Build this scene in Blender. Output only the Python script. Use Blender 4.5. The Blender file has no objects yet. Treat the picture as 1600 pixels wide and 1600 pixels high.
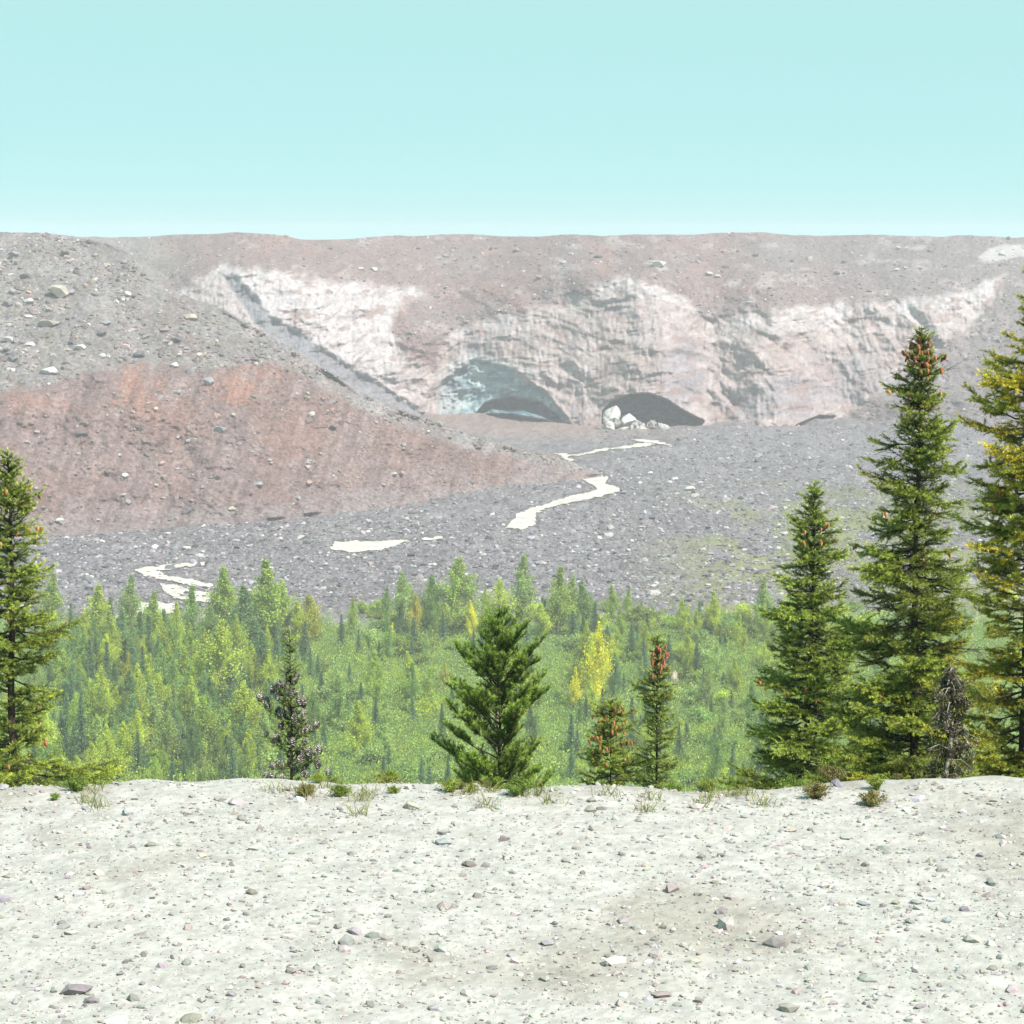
import bpy, math
import numpy as np
from math import radians as R

SC = bpy.context.scene
COL = SC.collection
rng = np.random.default_rng(11)

# ------------------------------------------------------------------ camera, light, exposure
FOV = 24.0
F = 800.0 / math.tan(R(FOV / 2))            # focal length in 1600-px units
PITCH = math.atan(419.0 / F)                # level line lands on row 381
CP, SP = math.cos(PITCH), math.sin(PITCH)

cam_d = bpy.data.cameras.new('camera')
cam = bpy.data.objects.new('camera', cam_d)
COL.objects.link(cam)
cam_d.sensor_width = 36.0
cam_d.lens = 36.0 / (2 * math.tan(R(FOV / 2)))
cam_d.clip_start, cam_d.clip_end = 0.5, 8000
cam.rotation_euler = (R(90) - PITCH, 0, 0)
SC.camera = cam

SUN_EL, SUN_AZ = R(51), R(134)              # azimuth clockwise from +y: behind the camera, to the right
SUN_DIR = np.array([math.cos(SUN_EL) * math.sin(SUN_AZ), math.cos(SUN_EL) * math.cos(SUN_AZ), math.sin(SUN_EL)])
W = bpy.data.worlds.new('World')
SC.world = W
W.use_nodes = True
nt = W.node_tree
nt.nodes.clear()
sky = nt.nodes.new('ShaderNodeTexSky')
sky.sky_type = 'NISHITA'
sky.sun_disc = False
sky.sun_elevation = SUN_EL
sky.sun_rotation = SUN_AZ
sky.altitude = 1600
sky.air_density, sky.dust_density, sky.ozone_density = 0.3, 0.2, 1.0
b1 = nt.nodes.new('ShaderNodeBackground')
b1.inputs['Strength'].default_value = 0.05
b2 = nt.nodes.new('ShaderNodeBackground')   # thin bright veil of high cloud
b2.inputs['Color'].default_value = (0.57, 1.0, 0.96, 1)
b2.inputs['Strength'].default_value = 0.42
add = nt.nodes.new('ShaderNodeMixShader')
add.inputs[0].default_value = 0.86           # how much of the blue the veil hides
out = nt.nodes.new('ShaderNodeOutputWorld')
nt.links.new(sky.outputs[0], b1.inputs['Color'])
nt.links.new(b1.outputs[0], add.inputs[1])
nt.links.new(b2.outputs[0], add.inputs[2])
nt.links.new(add.outputs[0], out.inputs['Surface'])

sun_d = bpy.data.lights.new('sun', 'SUN')
sun_d.energy = 4.0
sun_d.angle = R(3.0)
sun_d.color = (1.0, 0.90, 0.84)
sun = bpy.data.objects.new('sun', sun_d)
COL.objects.link(sun)
sun.location = tuple(SUN_DIR * 200)
from mathutils import Vector, Matrix
sun.rotation_euler = Vector(tuple(-SUN_DIR)).to_track_quat('-Z', 'Y').to_euler()

SC.view_settings.view_transform = 'Standard'
SC.view_settings.look = 'None'
SC.view_settings.exposure = 1.15
SC.view_settings.gamma = 1.0
SC.render.engine = 'CYCLES'
SC.cycles.max_bounces = 5
SC.cycles.diffuse_bounces = 3
SC.cycles.transmission_bounces = 3
SC.cycles.volume_bounces = 0
SC.cycles.use_denoising = True

HAZE_DENSITY = 0.00022
HAZE_COLOR = (0.97, 0.93, 0.99, 1)
GZ = -100.0                                  # valley floor below the eye

# ------------------------------------------------------------------ helpers
def tand(py):
    v = (800.0 - np.asarray(py, float)) / F
    return -(-SP + CP * v) / (CP + SP * v)

def ray_x(px, py, Y):
    v = (800.0 - np.asarray(py, float)) / F
    return Y * ((np.asarray(px, float) - 800.0) / F) / (CP + SP * v)

def at(px, py, Y):
    return np.stack([ray_x(px, py, Y), np.broadcast_to(Y, np.shape(ray_x(px, py, Y))).astype(float), -np.asarray(Y) * tand(py)], -1)

def proj(x, y, z):
    d = y * CP - z * SP
    return 800 + F * x / d, 800 - F * (y * SP + z * CP) / d

def floor_y(py):
    return -GZ / tand(py)

def _h(ix, iy, s):
    n = (ix.astype(np.int64) * 374761393 + iy.astype(np.int64) * 668265263 + s * 1442695041) & 0xFFFFFFFF
    n = ((n ^ (n >> 13)) * 1274126177) & 0xFFFFFFFF
    return ((n ^ (n >> 16)) & 0xFFFFFF) / float(0xFFFFFF)

def vnoise(x, y, s=0):
    x, y = np.asarray(x, float), np.asarray(y, float)
    ix, iy = np.floor(x), np.floor(y)
    fx, fy = x - ix, y - iy
    fx = fx * fx * fx * (fx * (fx * 6 - 15) + 10)
    fy = fy * fy * fy * (fy * (fy * 6 - 15) + 10)
    a, b, c, d = _h(ix, iy, s), _h(ix + 1, iy, s), _h(ix, iy + 1, s), _h(ix + 1, iy + 1, s)
    return (a + (b - a) * fx) * (1 - fy) + (c + (d - c) * fx) * fy      # 0..1

def fbm(x, y, o=4, s=0, g=0.5):
    t, a, n = 0.0, 1.0, 0.0
    for k in range(o):
        t = t + a * (vnoise(x * 2 ** k + 17.3 * k, y * 2 ** k - 9.1 * k, s + k) - 0.5)
        n += a
        a *= g
    return t / n * 2                                                     # about -1..1

def ss(a, b, x):
    t = np.clip((np.asarray(x, float) - a) / (b - a), 0, 1)
    return t * t * (3 - 2 * t)

def sdf(poly, X, Y):
    """signed distance to a closed outline, positive inside"""
    P = np.array(poly, float)
    Q = np.roll(P, -1, 0)
    d = np.full(X.shape, 1e9)
    ins = np.zeros(X.shape, bool)
    for (x0, y0), (x1, y1) in zip(P, Q):
        ex, ey = x1 - x0, y1 - y0
        t = np.clip(((X - x0) * ex + (Y - y0) * ey) / (ex * ex + ey * ey + 1e-9), 0, 1)
        d = np.minimum(d, (X - x0 - t * ex) ** 2 + (Y - y0 - t * ey) ** 2)
        if y0 != y1:
            c = (y0 > Y) != (y1 > Y)
            ins ^= c & (X < ex * (Y - y0) / ey + x0)
    d = np.sqrt(d)
    return np.where(ins, d, -d)

def mix(a, b, m):
    return a + (b - a) * np.asarray(m)[..., None]

def mesh_of(name, V, Fc, mat=None, col=None, parent=None, smooth=False, n=None):
    V = np.ascontiguousarray(V, np.float32).reshape(-1, 3)
    Fc = np.ascontiguousarray(Fc, np.int32)
    n = Fc.shape[1]
    me = bpy.data.meshes.new(name)
    me.vertices.add(len(V))
    me.vertices.foreach_set('co', V.ravel())
    me.loops.add(Fc.size)
    me.loops.foreach_set('vertex_index', Fc.ravel())
    me.polygons.add(len(Fc))
    me.polygons.foreach_set('loop_start', np.arange(0, Fc.size, n, dtype=np.int32))
    me.polygons.foreach_set('use_smooth', np.full(len(Fc), smooth))
    if col is not None:
        c = np.ones((len(V), 4), np.float32)
        c[:, :3] = np.asarray(col, np.float32).reshape(-1, 3)
        at_ = me.attributes.new('col', 'FLOAT_COLOR', 'POINT')
        at_.data.foreach_set('color', c.ravel())
    me.update(calc_edges=True)
    if mat is not None:
        me.materials.append(mat)
    o = bpy.data.objects.new(name, me)
    COL.objects.link(o)
    if parent is not None:
        o.parent = parent
    return o

def grid_faces(nr, nc):
    i = np.arange(nr - 1)[:, None] * nc + np.arange(nc - 1)[None, :]
    return np.stack([i, i + 1, i + nc + 1, i + nc], -1).reshape(-1, 4)

def tag(o, label=None, cat=None, group=None, kind=None):
    if label: o['label'] = label
    if cat: o['category'] = cat
    if group: o['group'] = group
    if kind: o['kind'] = kind
    return o

def empty(name, loc=(0, 0, 0)):
    o = bpy.data.objects.new(name, None)
    o.location = [float(q) for q in loc]
    o.empty_display_size = 0.3
    COL.objects.link(o)
    return o

def copy_tree(o):
    c = o.copy()
    COL.objects.link(c)
    for ch in o.children:
        k = ch.copy()
        COL.objects.link(k)
        k.parent = c
    return c

# ------------------------------------------------------------------ materials
def material(name, attr=True, base=(0.3, 0.3, 0.3), rough=0.9, spec=0.2, var=0.3, scale=1.0, detail=6.0, bump=0.0, bump_scale=1.0,
             bump_dist=0.1, objcol=False, trans=0.0, rand=0.0, stretch=(1, 1, 1)):
    m = bpy.data.materials.new(name)
    m.use_nodes = True
    t = m.node_tree
    N, L = t.nodes, t.links
    p = N['Principled BSDF']
    p.inputs['Roughness'].default_value = rough
    p.inputs['Specular IOR Level'].default_value = spec
    if attr:
        a = N.new('ShaderNodeAttribute')
        a.attribute_name = 'col'
        c = a.outputs['Color']
    else:
        a = N.new('ShaderNodeRGB')
        a.outputs[0].default_value = (*base, 1)
        c = a.outputs[0]
    def mul(c, fac_socket):
        x = N.new('ShaderNodeVectorMath')
        x.operation = 'MULTIPLY'
        L.new(c, x.inputs[0])
        L.new(fac_socket, x.inputs[1])
        return x.outputs[0]
    tc = N.new('ShaderNodeTexCoord')
    mp = N.new('ShaderNodeMapping')
    mp.inputs['Scale'].default_value = stretch
    L.new(tc.outputs['Object'], mp.inputs['Vector'])
    if var:
        n = N.new('ShaderNodeTexNoise')
        n.inputs['Scale'].default_value = scale
        n.inputs['Detail'].default_value = detail
        n.inputs['Roughness'].default_value = 0.65
        L.new(mp.outputs[0], n.inputs['Vector'])
        r = N.new('ShaderNodeMapRange')
        r.inputs['From Min'].default_value, r.inputs['From Max'].default_value = 0.3, 0.7
        r.inputs['To Min'].default_value, r.inputs['To Max'].default_value = 1 - var, 1 + var
        L.new(n.outputs['Fac'], r.inputs['Value'])
        c = mul(c, r.outputs[0])
    if objcol:
        oi = N.new('ShaderNodeObjectInfo')
        c = mul(c, oi.outputs['Color'])
        if rand:
            r = N.new('ShaderNodeMapRange')
            r.inputs['To Min'].default_value, r.inputs['To Max'].default_value = 1 - rand, 1 + rand
            L.new(oi.outputs['Random'], r.inputs['Value'])
            c = mul(c, r.outputs[0])
    L.new(c, p.inputs['Base Color'])
    if bump:
        n = N.new('ShaderNodeTexNoise')
        n.inputs['Scale'].default_value = bump_scale
        n.inputs['Detail'].default_value = 8
        n.inputs['Roughness'].default_value = 0.7
        L.new(mp.outputs[0], n.inputs['Vector'])
        b = N.new('ShaderNodeBump')
        b.inputs['Strength'].default_value = bump
        b.inputs['Distance'].default_value = bump_dist
        L.new(n.outputs['Fac'], b.inputs['Height'])
        L.new(b.outputs[0], p.inputs['Normal'])
    if trans:
        tr = N.new('ShaderNodeBsdfTranslucent')
        L.new(c, tr.inputs['Color'])
        ms = N.new('ShaderNodeMixShader')
        ms.inputs[0].default_value = trans
        L.new(p.outputs[0], ms.inputs[1])
        L.new(tr.outputs[0], ms.inputs[2])
        L.new(ms.outputs[0], N['Material Output'].inputs['Surface'])
    return m

M_GROUND = material('stony_ground', var=0.45, scale=0.9, detail=8, bump=0.6, bump_scale=0.7, bump_dist=0.6)
M_SLOPE = material('scree', var=0.45, scale=0.6, detail=9, bump=0.7, bump_scale=0.6, bump_dist=0.8)
M_ICE = material('glacier_surface', var=0.24, scale=0.35, detail=9, bump=0.6, bump_scale=0.45, bump_dist=0.9, rough=0.75, spec=0.3)
M_ROCK = material('rock', var=0.25, scale=2.0, rough=0.85, spec=0.25, bump=0.4, bump_scale=3, bump_dist=0.1)
M_BOULDER = material('boulder_rock', attr=False, base=(1, 1, 1), var=0.3, scale=0.9, objcol=True, bump=0.5, bump_scale=1.5, bump_dist=0.25)
M_WATER = material('milky_water', attr=False, base=(0.43, 0.405, 0.37), var=0.30, scale=0.18, rough=0.75, spec=0.15, bump=0.3, bump_scale=0.5, bump_dist=0.2)
M_LEAF = material('broad_leaf', var=0, rough=0.9, spec=0.05, objcol=True, rand=0.10, trans=0.42)
M_WOOD = material('bark', attr=False, base=(0.05, 0.038, 0.03), var=0.4, scale=6, bump=0.6, bump_scale=12, bump_dist=0.02)
M_PALEWOOD = material('pale_bark', attr=False, base=(0.25, 0.23, 0.2), var=0.3, scale=4)
M_NEEDLE = material('needle_foliage', var=0, rough=0.45, spec=0.35, trans=0.14)
M_CONE = material('cone_scales', var=0.25, scale=60, rough=0.6, objcol=True)
M_SAND = material('pumice_sand', var=0.13, scale=5, detail=10, bump=0.5, bump_scale=22, bump_dist=0.02)
M_PEBBLE = material('pebble', var=0.2, scale=30)
M_GRASS = material('dry_grass', var=0, trans=0.25)
M_LICHEN = material('lichen_wood', attr=False, base=(0.24, 0.23, 0.17), var=0.6, scale=14, bump=0.8, bump_scale=25, bump_dist=0.02)

# ------------------------------------------------------------------ valley floor
STREAM = [  # milky meltwater, outlines on the valley floor (columns, rows)
    [(980, 684), (1040, 690), (1052, 695), (1000, 690)],
    [(1010, 691), (1024, 694), (985, 700), (945, 704), (908, 711), (888, 712), (925, 704), (965, 698)],
    [(862, 708), (905, 709), (885, 714), (905, 719), (872, 723), (880, 731), (858, 732), (838, 722), (868, 719), (880, 714)],
    [(896, 738), (930, 738), (952, 745), (944, 755), (970, 763), (968, 768), (920, 780), (872, 789), (840, 801), (838, 820), (815, 827),
     (790, 825), (808, 803), (835, 792), (885, 777), (935, 765), (925, 757), (905, 748)],
    [(523, 845), (640, 844), (618, 853), (590, 860), (545, 863), (515, 857)],
    [(655, 840), (692, 838), (690, 843), (660, 844)],
    [(212, 889), (240, 884), (285, 880), (322, 878), (318, 884), (275, 888), (246, 892), (262, 899), (300, 905), (332, 911), (331, 918), (290, 913), (256, 906), (232, 900), (214, 894)],
    [(248, 912), (275, 914), (300, 922), (332, 927), (330, 940), (300, 940), (270, 934), (252, 922)],
    [(196, 942), (240, 938), (282, 944), (280, 958), (230, 960), (200, 954)],
]
def stream_mask(PX, PY):
    m = np.full(PX.shape, -1e9)
    for p in STREAM:
        m = np.maximum(m, sdf(p, PX, PY))
    return m

def floor_z(x, y):
    """height of the valley floor"""
    x, y = np.asarray(x, float), np.asarray(y, float)
    px, py = proj(x, y, np.full(x.shape, GZ))
    sm = stream_mask(px, py)
    k = 1 - ss(-7, 1, sm)
    z = 1.3 * fbm(x / 45, y / 60, 3, 3) + 0.9 * fbm(x / 11, y / 16, 3, 7) + 0.55 * fbm(x / 2.6, y / 4.5, 2, 9)
    hum = ss(1175, 1270, y) * (0.5 + 0.5 * ss(-200, -20, x)) * (1 - 0.65 * ss(-12, 0, x) * ss(120, 60, x))
    z = z + hum * (1.6 + 3.4 * fbm(x / 26, y / 22, 4, 21))
    z = z + ss(150, 330, x) * ss(900, 1200, y) * 9
    return GZ + z * k - 0.5 * (1 - k)

def build_floor():
    rows = np.concatenate([np.linspace(640, 700, 70), np.linspace(700.8, 990, 330), np.linspace(993, 1330, 70)])
    ys = floor_y(rows)
    ys = np.concatenate([[1900, 1700, 1550], ys, [350, 280, 200, 100, 0, -60]])
    ux = np.linspace(-1.2, 1.2, 1250)
    hw = np.where(ys > 360, ys * 0.2126 * 1.12, 420.0)
    X = ux[None, :] * hw[:, None]
    Yg = np.repeat(ys[:, None], len(ux), 1)
    Z = floor_z(X, Yg)
    px, py = proj(X, Yg, Z)
    n1, n2 = fbm(X / 30, Yg / 50, 4, 31), fbm(X / 3, Yg / 8, 3, 41)
    n3 = vnoise(X / 0.8, Yg / 4.0, 47) - 0.5
    g = np.array([0.205, 0.192, 0.207])
    c = np.broadcast_to(g, X.shape + (3,)) * (1 + 0.16 * n1 + 0.3 * n2 + 0.7 * n3)[..., None]
    c = mix(c, np.array([0.30, 0.22, 0.195]) * (1 + 0.3 * n2)[..., None], ss(1190, 1300, Yg) * ss(-0.35, 0.35, n1 + 0.3) * 0.75 * ss(1130, 960, px))
    c = mix(c, np.array([0.12, 0.11, 0.10]), 0.75 * ss(-5, -1, stream_mask(px, py)) * ss(0.2, 0.7, vnoise(X / 5, Yg / 14, 3)))
    # thin vegetation on the gravel to the right, thick soil and moss under the wood
    gr = ss(940, 1200, px) * ss(730, 830, py) * ss(-0.05, 0.30, fbm(X / 14, Yg / 40, 4, 51) + 0.02 + 0.35 * ss(1150, 1350, px))
    gr = np.maximum(gr, ss(900, 975, py) * ss(0.0, 0.4, fbm(X / 12, Yg / 30, 4, 57)) * ss(900, 1000, px))
    c = mix(c, np.array([0.24, 0.26, 0.09]), gr * 0.85)
    edge = 962 + 30 * fbm(px / 38, py / 50, 4, 61)
    c = mix(c, np.array([0.075, 0.12, 0.03]) * (1 + 0.3 * n2)[..., None], ss(edge - 4, edge + 16, py))
    o = mesh_of('ground', np.stack([X, Yg, Z], -1), grid_faces(*X.shape)[:, ::-1], M_GROUND, np.clip(c * np.where(py < edge, 0.64, 1.0)[..., None], 0.02, 0.9), smooth=True)
    tag(o, 'flat grey rubble floor of the valley', 'ground', kind='structure')
build_floor()

def build_water():
    Vs, Fs, n = [], [], 0
    for p in STREAM:
        P = np.array(p, float)
        x0, y0, x1, y1 = P[:, 0].min() - 2, P[:, 1].min() - 1.5, P[:, 0].max() + 2, P[:, 1].max() + 1.5
        gx, gy = np.meshgrid(np.arange(x0, x1 + 1.5, 1.5), np.arange(y0, y1 + 0.6, 0.6))
        m = sdf(p, gx + 3 * fbm(gx / 9, gy / 5, 2, 5), gy + 1.6 * fbm(gx / 12, gy / 5, 2, 6)) > -0.6 + 3.2 * np.maximum(0, fbm(gx / 9, gy / 2.5, 3, 8))
        Yw = (-GZ + 0.22) / tand(gy)
        V = at(gx, gy, Yw)
        V[..., 2] = GZ - 0.22
        f = grid_faces(*gx.shape)
        f = f[m.ravel()[f].all(1)]
        Vs.append(V.reshape(-1, 3)); Fs.append(f + n); n += gx.size
    o = mesh_of('water', np.concatenate(Vs), np.concatenate(Fs)[:, ::-1], M_WATER, smooth=True)
    tag(o, 'milky white meltwater stream winding over the rubble', 'stream', kind='structure')
build_water()

# ------------------------------------------------------------------ reliefs: moraine and glacier, grown upward from their foot by slope
def relief(pxs, foot, top, nr, slope, wiggle=0):
    v = np.linspace(0, 1, nr)[:, None]
    PX = np.repeat(pxs[None, :], nr, 0)
    PY = foot[None, :] * (1 - v) + top[None, :] * v
    td = tand(PY)
    ts = np.tan(np.radians(slope(PX, PY)))
    for w in (70, 50, 30):                                    # ease the slope sideways, so that columns grow alike
        cs_ = np.cumsum(np.pad(ts, ((0, 0), (w + 1, w)), mode='edge'), 1)
        ts = (cs_[:, 2 * w + 1:] - cs_[:, :-2 * w - 1]) / (2 * w + 1)
    Y = np.empty_like(PX)
    Y[0] = floor_y(foot)
    for k in range(1, nr):
        Y[k] = Y[k - 1] * (td[k - 1] + ts[k]) / (td[k] + ts[k])
    return PX, PY, Y

def ip(px, pts):
    P = np.array(pts, float)
    return np.interp(px, P[:, 0], P[:, 1])

def ips(px, pts, w=45):
    """the same, with its corners rounded"""
    px = np.asarray(px, float)
    return sum(k * ip(px + d * w, pts) for d, k in ((-1.5, .06), (-1, .12), (-.5, .2), (0, .24), (.5, .2), (1, .12), (1.5, .06)))

def shell(name, PX, PY, Y, c, mat, back):
    """surface plus a skirt at its foot and a back side behind its crest"""
    V = at(PX, PY, Y)
    sk = V[:1].copy(); sk[..., 2] -= 6
    b1_ = V[-1:].copy(); b1_[..., 1] += back; b1_[..., 0] *= (1 + back / 1500); b1_[..., 2] -= back * 0.12
    b2_ = b1_.copy(); b2_[..., 1] += back; b2_[..., 2] -= back * 0.5
    b2_[..., 2] = np.maximum(b2_[..., 2], GZ - 2)
    V = np.concatenate([sk, V, b1_, b2_])
    c = np.concatenate([c[:1], c, c[-1:], c[-1:]])
    return mesh_of(name, V, grid_faces(*V.shape[:2]), mat, np.clip(c * np.array([0.645, 0.585, 0.595]), 0.02, 0.9), smooth=True)

M_RIDGE = [(-260, 356), (0, 361), (70, 364), (150, 376), (185, 386), (212, 405), (236, 436), (275, 456), (350, 484), (450, 541), (560, 610), (640, 645), (690, 662), (760, 688), (870, 713), (940, 738)]
M_FOOT = [(-260, 850), (0, 842), (200, 828), (400, 818), (600, 793), (720, 773), (850, 757), (915, 748), (940, 741)]
M_BREAK = [(-260, 620), (0, 612), (120, 590), (180, 572), (240, 566), (320, 580), (370, 572), (430, 566), (500, 600), (600, 655), (700, 690), (940, 745)]
def build_moraine():
    pxs = np.arange(-260, 941, 1.5)
    ridge = ip(pxs, M_RIDGE) + 2.2 * fbm(pxs / 22, pxs * 0, 3, 71)
    foot = np.maximum(ips(pxs, M_FOOT, 40), ridge + 1.0)
    brk = lambda PX, PY: ips(PX, M_BREAK, 20) + 9 * fbm(PX / 26, PY / 40, 3, 73)
    def slope(PX, PY):
        s = 19 + 13 * ss(-8, 8, PY - brk(PX, PY))
        return s - 9 * ss(0, 25, PY - (ip(PX, M_FOOT) - 32))
    PX, PY, Y = relief(pxs, foot, ridge, 330, slope)
    edge = np.minimum(ss(0, 10, PY - ridge[None]), ss(0, 8, foot[None] - PY))
    front = ss(-6, 6, PY - brk(PX, PY))
    # gullies down the bare face, lumps everywhere
    Y = Y + edge * (9 * fbm(PX / 120, PY / 90, 3, 81) + front * 2.2 * fbm((PX + 0.4 * PY) / 40 + 0.5 * fbm(PX / 40, PY / 40, 2, 86), PY / 110, 3, 82) + 2.2 * fbm(PX / 22, PY / 16, 4, 83)
                    + 0.9 * fbm(PX / 7, PY / 5, 3, 84) + (1 - front) * 1.6 * fbm(PX / 12, PY / 7, 3, 85))
    n1, n2, n3 = fbm(PX / 70, PY / 50, 4, 91), fbm(PX / 14, PY / 10, 4, 92), vnoise(PX / 2.4, PY / 2.0, 93) - 0.5
    red = np.array([0.218, 0.158, 0.140])
    mauve = np.array([0.215, 0.172, 0.163])
    c = mix(np.broadcast_to(red, PX.shape + (3,)), mauve, ss(-0.25, 0.3, n1 + 0.25 * n2 + 0.25 * ss(640, 760, PY)))
    for cx, cy, rx, ry, k in ((212, 612, 32, 42, .9), (372, 600, 42, 32, .95), (255, 660, 70, 50, .35), (60, 632, 70, 16, .6), (460, 690, 60, 40, .35), (420, 585, 30, 14, .6)):
        d = np.hypot((PX - cx) / rx, (PY - cy) / ry) + 1.0 * n2 + 0.5 * fbm(PX / 5, PY / 9, 3, 99)
        c = mix(c, np.array([0.345, 0.205, 0.155]), k * ss(1.15, 0.35, d))
    upper = mix(np.broadcast_to(np.array([0.215, 0.218, 0.212]), PX.shape + (3,)), np.array([0.265, 0.275, 0.275]), ss(-0.2, 0.4, fbm(PX / 40, PY / 30, 4, 95)))
    upper = mix(upper, np.array([0.215, 0.205, 0.150]), 0.35 * ss(0.12, 0.5, fbm(PX / 26, PY / 18, 4, 96)))
    upper = mix(upper, np.array([0.25, 0.20, 0.185]), 0.35 * ss(0.1, 0.5, fbm(PX / 50, PY / 34, 4, 97)) * ss(100, 300, PX))
    c = mix(upper, c, front)
    lower = ss(-46, -4, PY - foot[None] + 26 * n2 + 12 * n1)
    c = mix(c, np.array([0.245, 0.235, 0.235]), lower * 0.8)
    c = mix(c, np.array([0.36, 0.34, 0.335]), 0.5 * (1 - 0.75 * front) * ss(0.22, 0.5, fbm(PX / 28, PY / 20, 4, 98)))
    st = fbm((PX + 0.35 * PY) / 9, (PY - 0.2 * PX) / 70, 4, 79)                # slide tracks
    c = mix(c, np.array([0.30, 0.245, 0.225]), 0.6 * front * ss(0.1, 0.45, st))
    c = mix(c, np.array([0.15, 0.11, 0.10]), 0.5 * front * ss(-0.12, -0.45, st))
    c = c * (1 + 0.22 * n2 + 0.5 * n3)[..., None]
    o = shell('hill', PX, PY, Y, c, M_SLOPE, 14)
    tag(o, 'red brown moraine slope strewn with rubble', 'hillside', kind='structure')
    return PX, PY, Y, front
MOR = build_moraine()

G_TOE = [(-260, 660), (660, 657), (700, 657), (790, 661), (885, 665), (940, 669), (1050, 677), (1100, 666), (1200, 675), (1300, 664), (1400, 670), (1500, 679), (1600, 688), (1860, 705)]
ICE_L = [(272, 458), (300, 445), (345, 411), (372, 420), (400, 417), (440, 424), (475, 426), (500, 437), (560, 440), (600, 446), (652, 450), (664, 458), (640, 470),
         (616, 484), (612, 512), (622, 535), (640, 560), (668, 575), (690, 590), (690, 680), (560, 700), (300, 560)]
ICE_C = [(690, 545), (712, 520), (760, 500), (850, 478), (905, 462), (930, 446), (985, 433), (1040, 448), (1085, 478), (1112, 500), (1165, 484), (1255, 480), (1350, 472),
         (1420, 468), (1470, 466), (1500, 458), (1530, 448), (1552, 432), (1570, 430), (1560, 455), (1530, 495), (1480, 535), (1410, 595), (1330, 645), (1290, 664), (1235, 676),
         (1150, 672), (1090, 668), (1040, 685), (680, 690), (680, 600)]
WHITE_R = [(1160, 492), (1255, 486), (1350, 478), (1440, 470), (1500, 456), (1556, 430), (1570, 432), (1530, 490), (1480, 508), (1400, 512), (1300, 520), (1200, 530), (1130, 525)]
GULLY = [(345, 430), (362, 428), (420, 490), (500, 545), (590, 600), (668, 652), (640, 656), (560, 612), (470, 562), (400, 508)]
CAVE_L = [(684, 672), (682, 625), (690, 597), (712, 577), (745, 563), (790, 575), (832, 598), (862, 622), (886, 652), (888, 668)]
SLOT_A = [(742, 650), (758, 629), (800, 620), (845, 630), (872, 648), (880, 662), (820, 642), (770, 640)]
SLOT_B = [(735, 662), (745, 648), (800, 648), (850, 656), (874, 670), (800, 672)]
CAVE_R = [(938, 680), (941, 645), (955, 628), (984, 616), (1012, 615), (1042, 625), (1070, 644), (1099, 658), (1088, 672), (1040, 690), (970, 690)]
CAVE_S = [(1228, 676), (1250, 661), (1280, 649), (1304, 650), (1296, 662), (1262, 674)]
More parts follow.
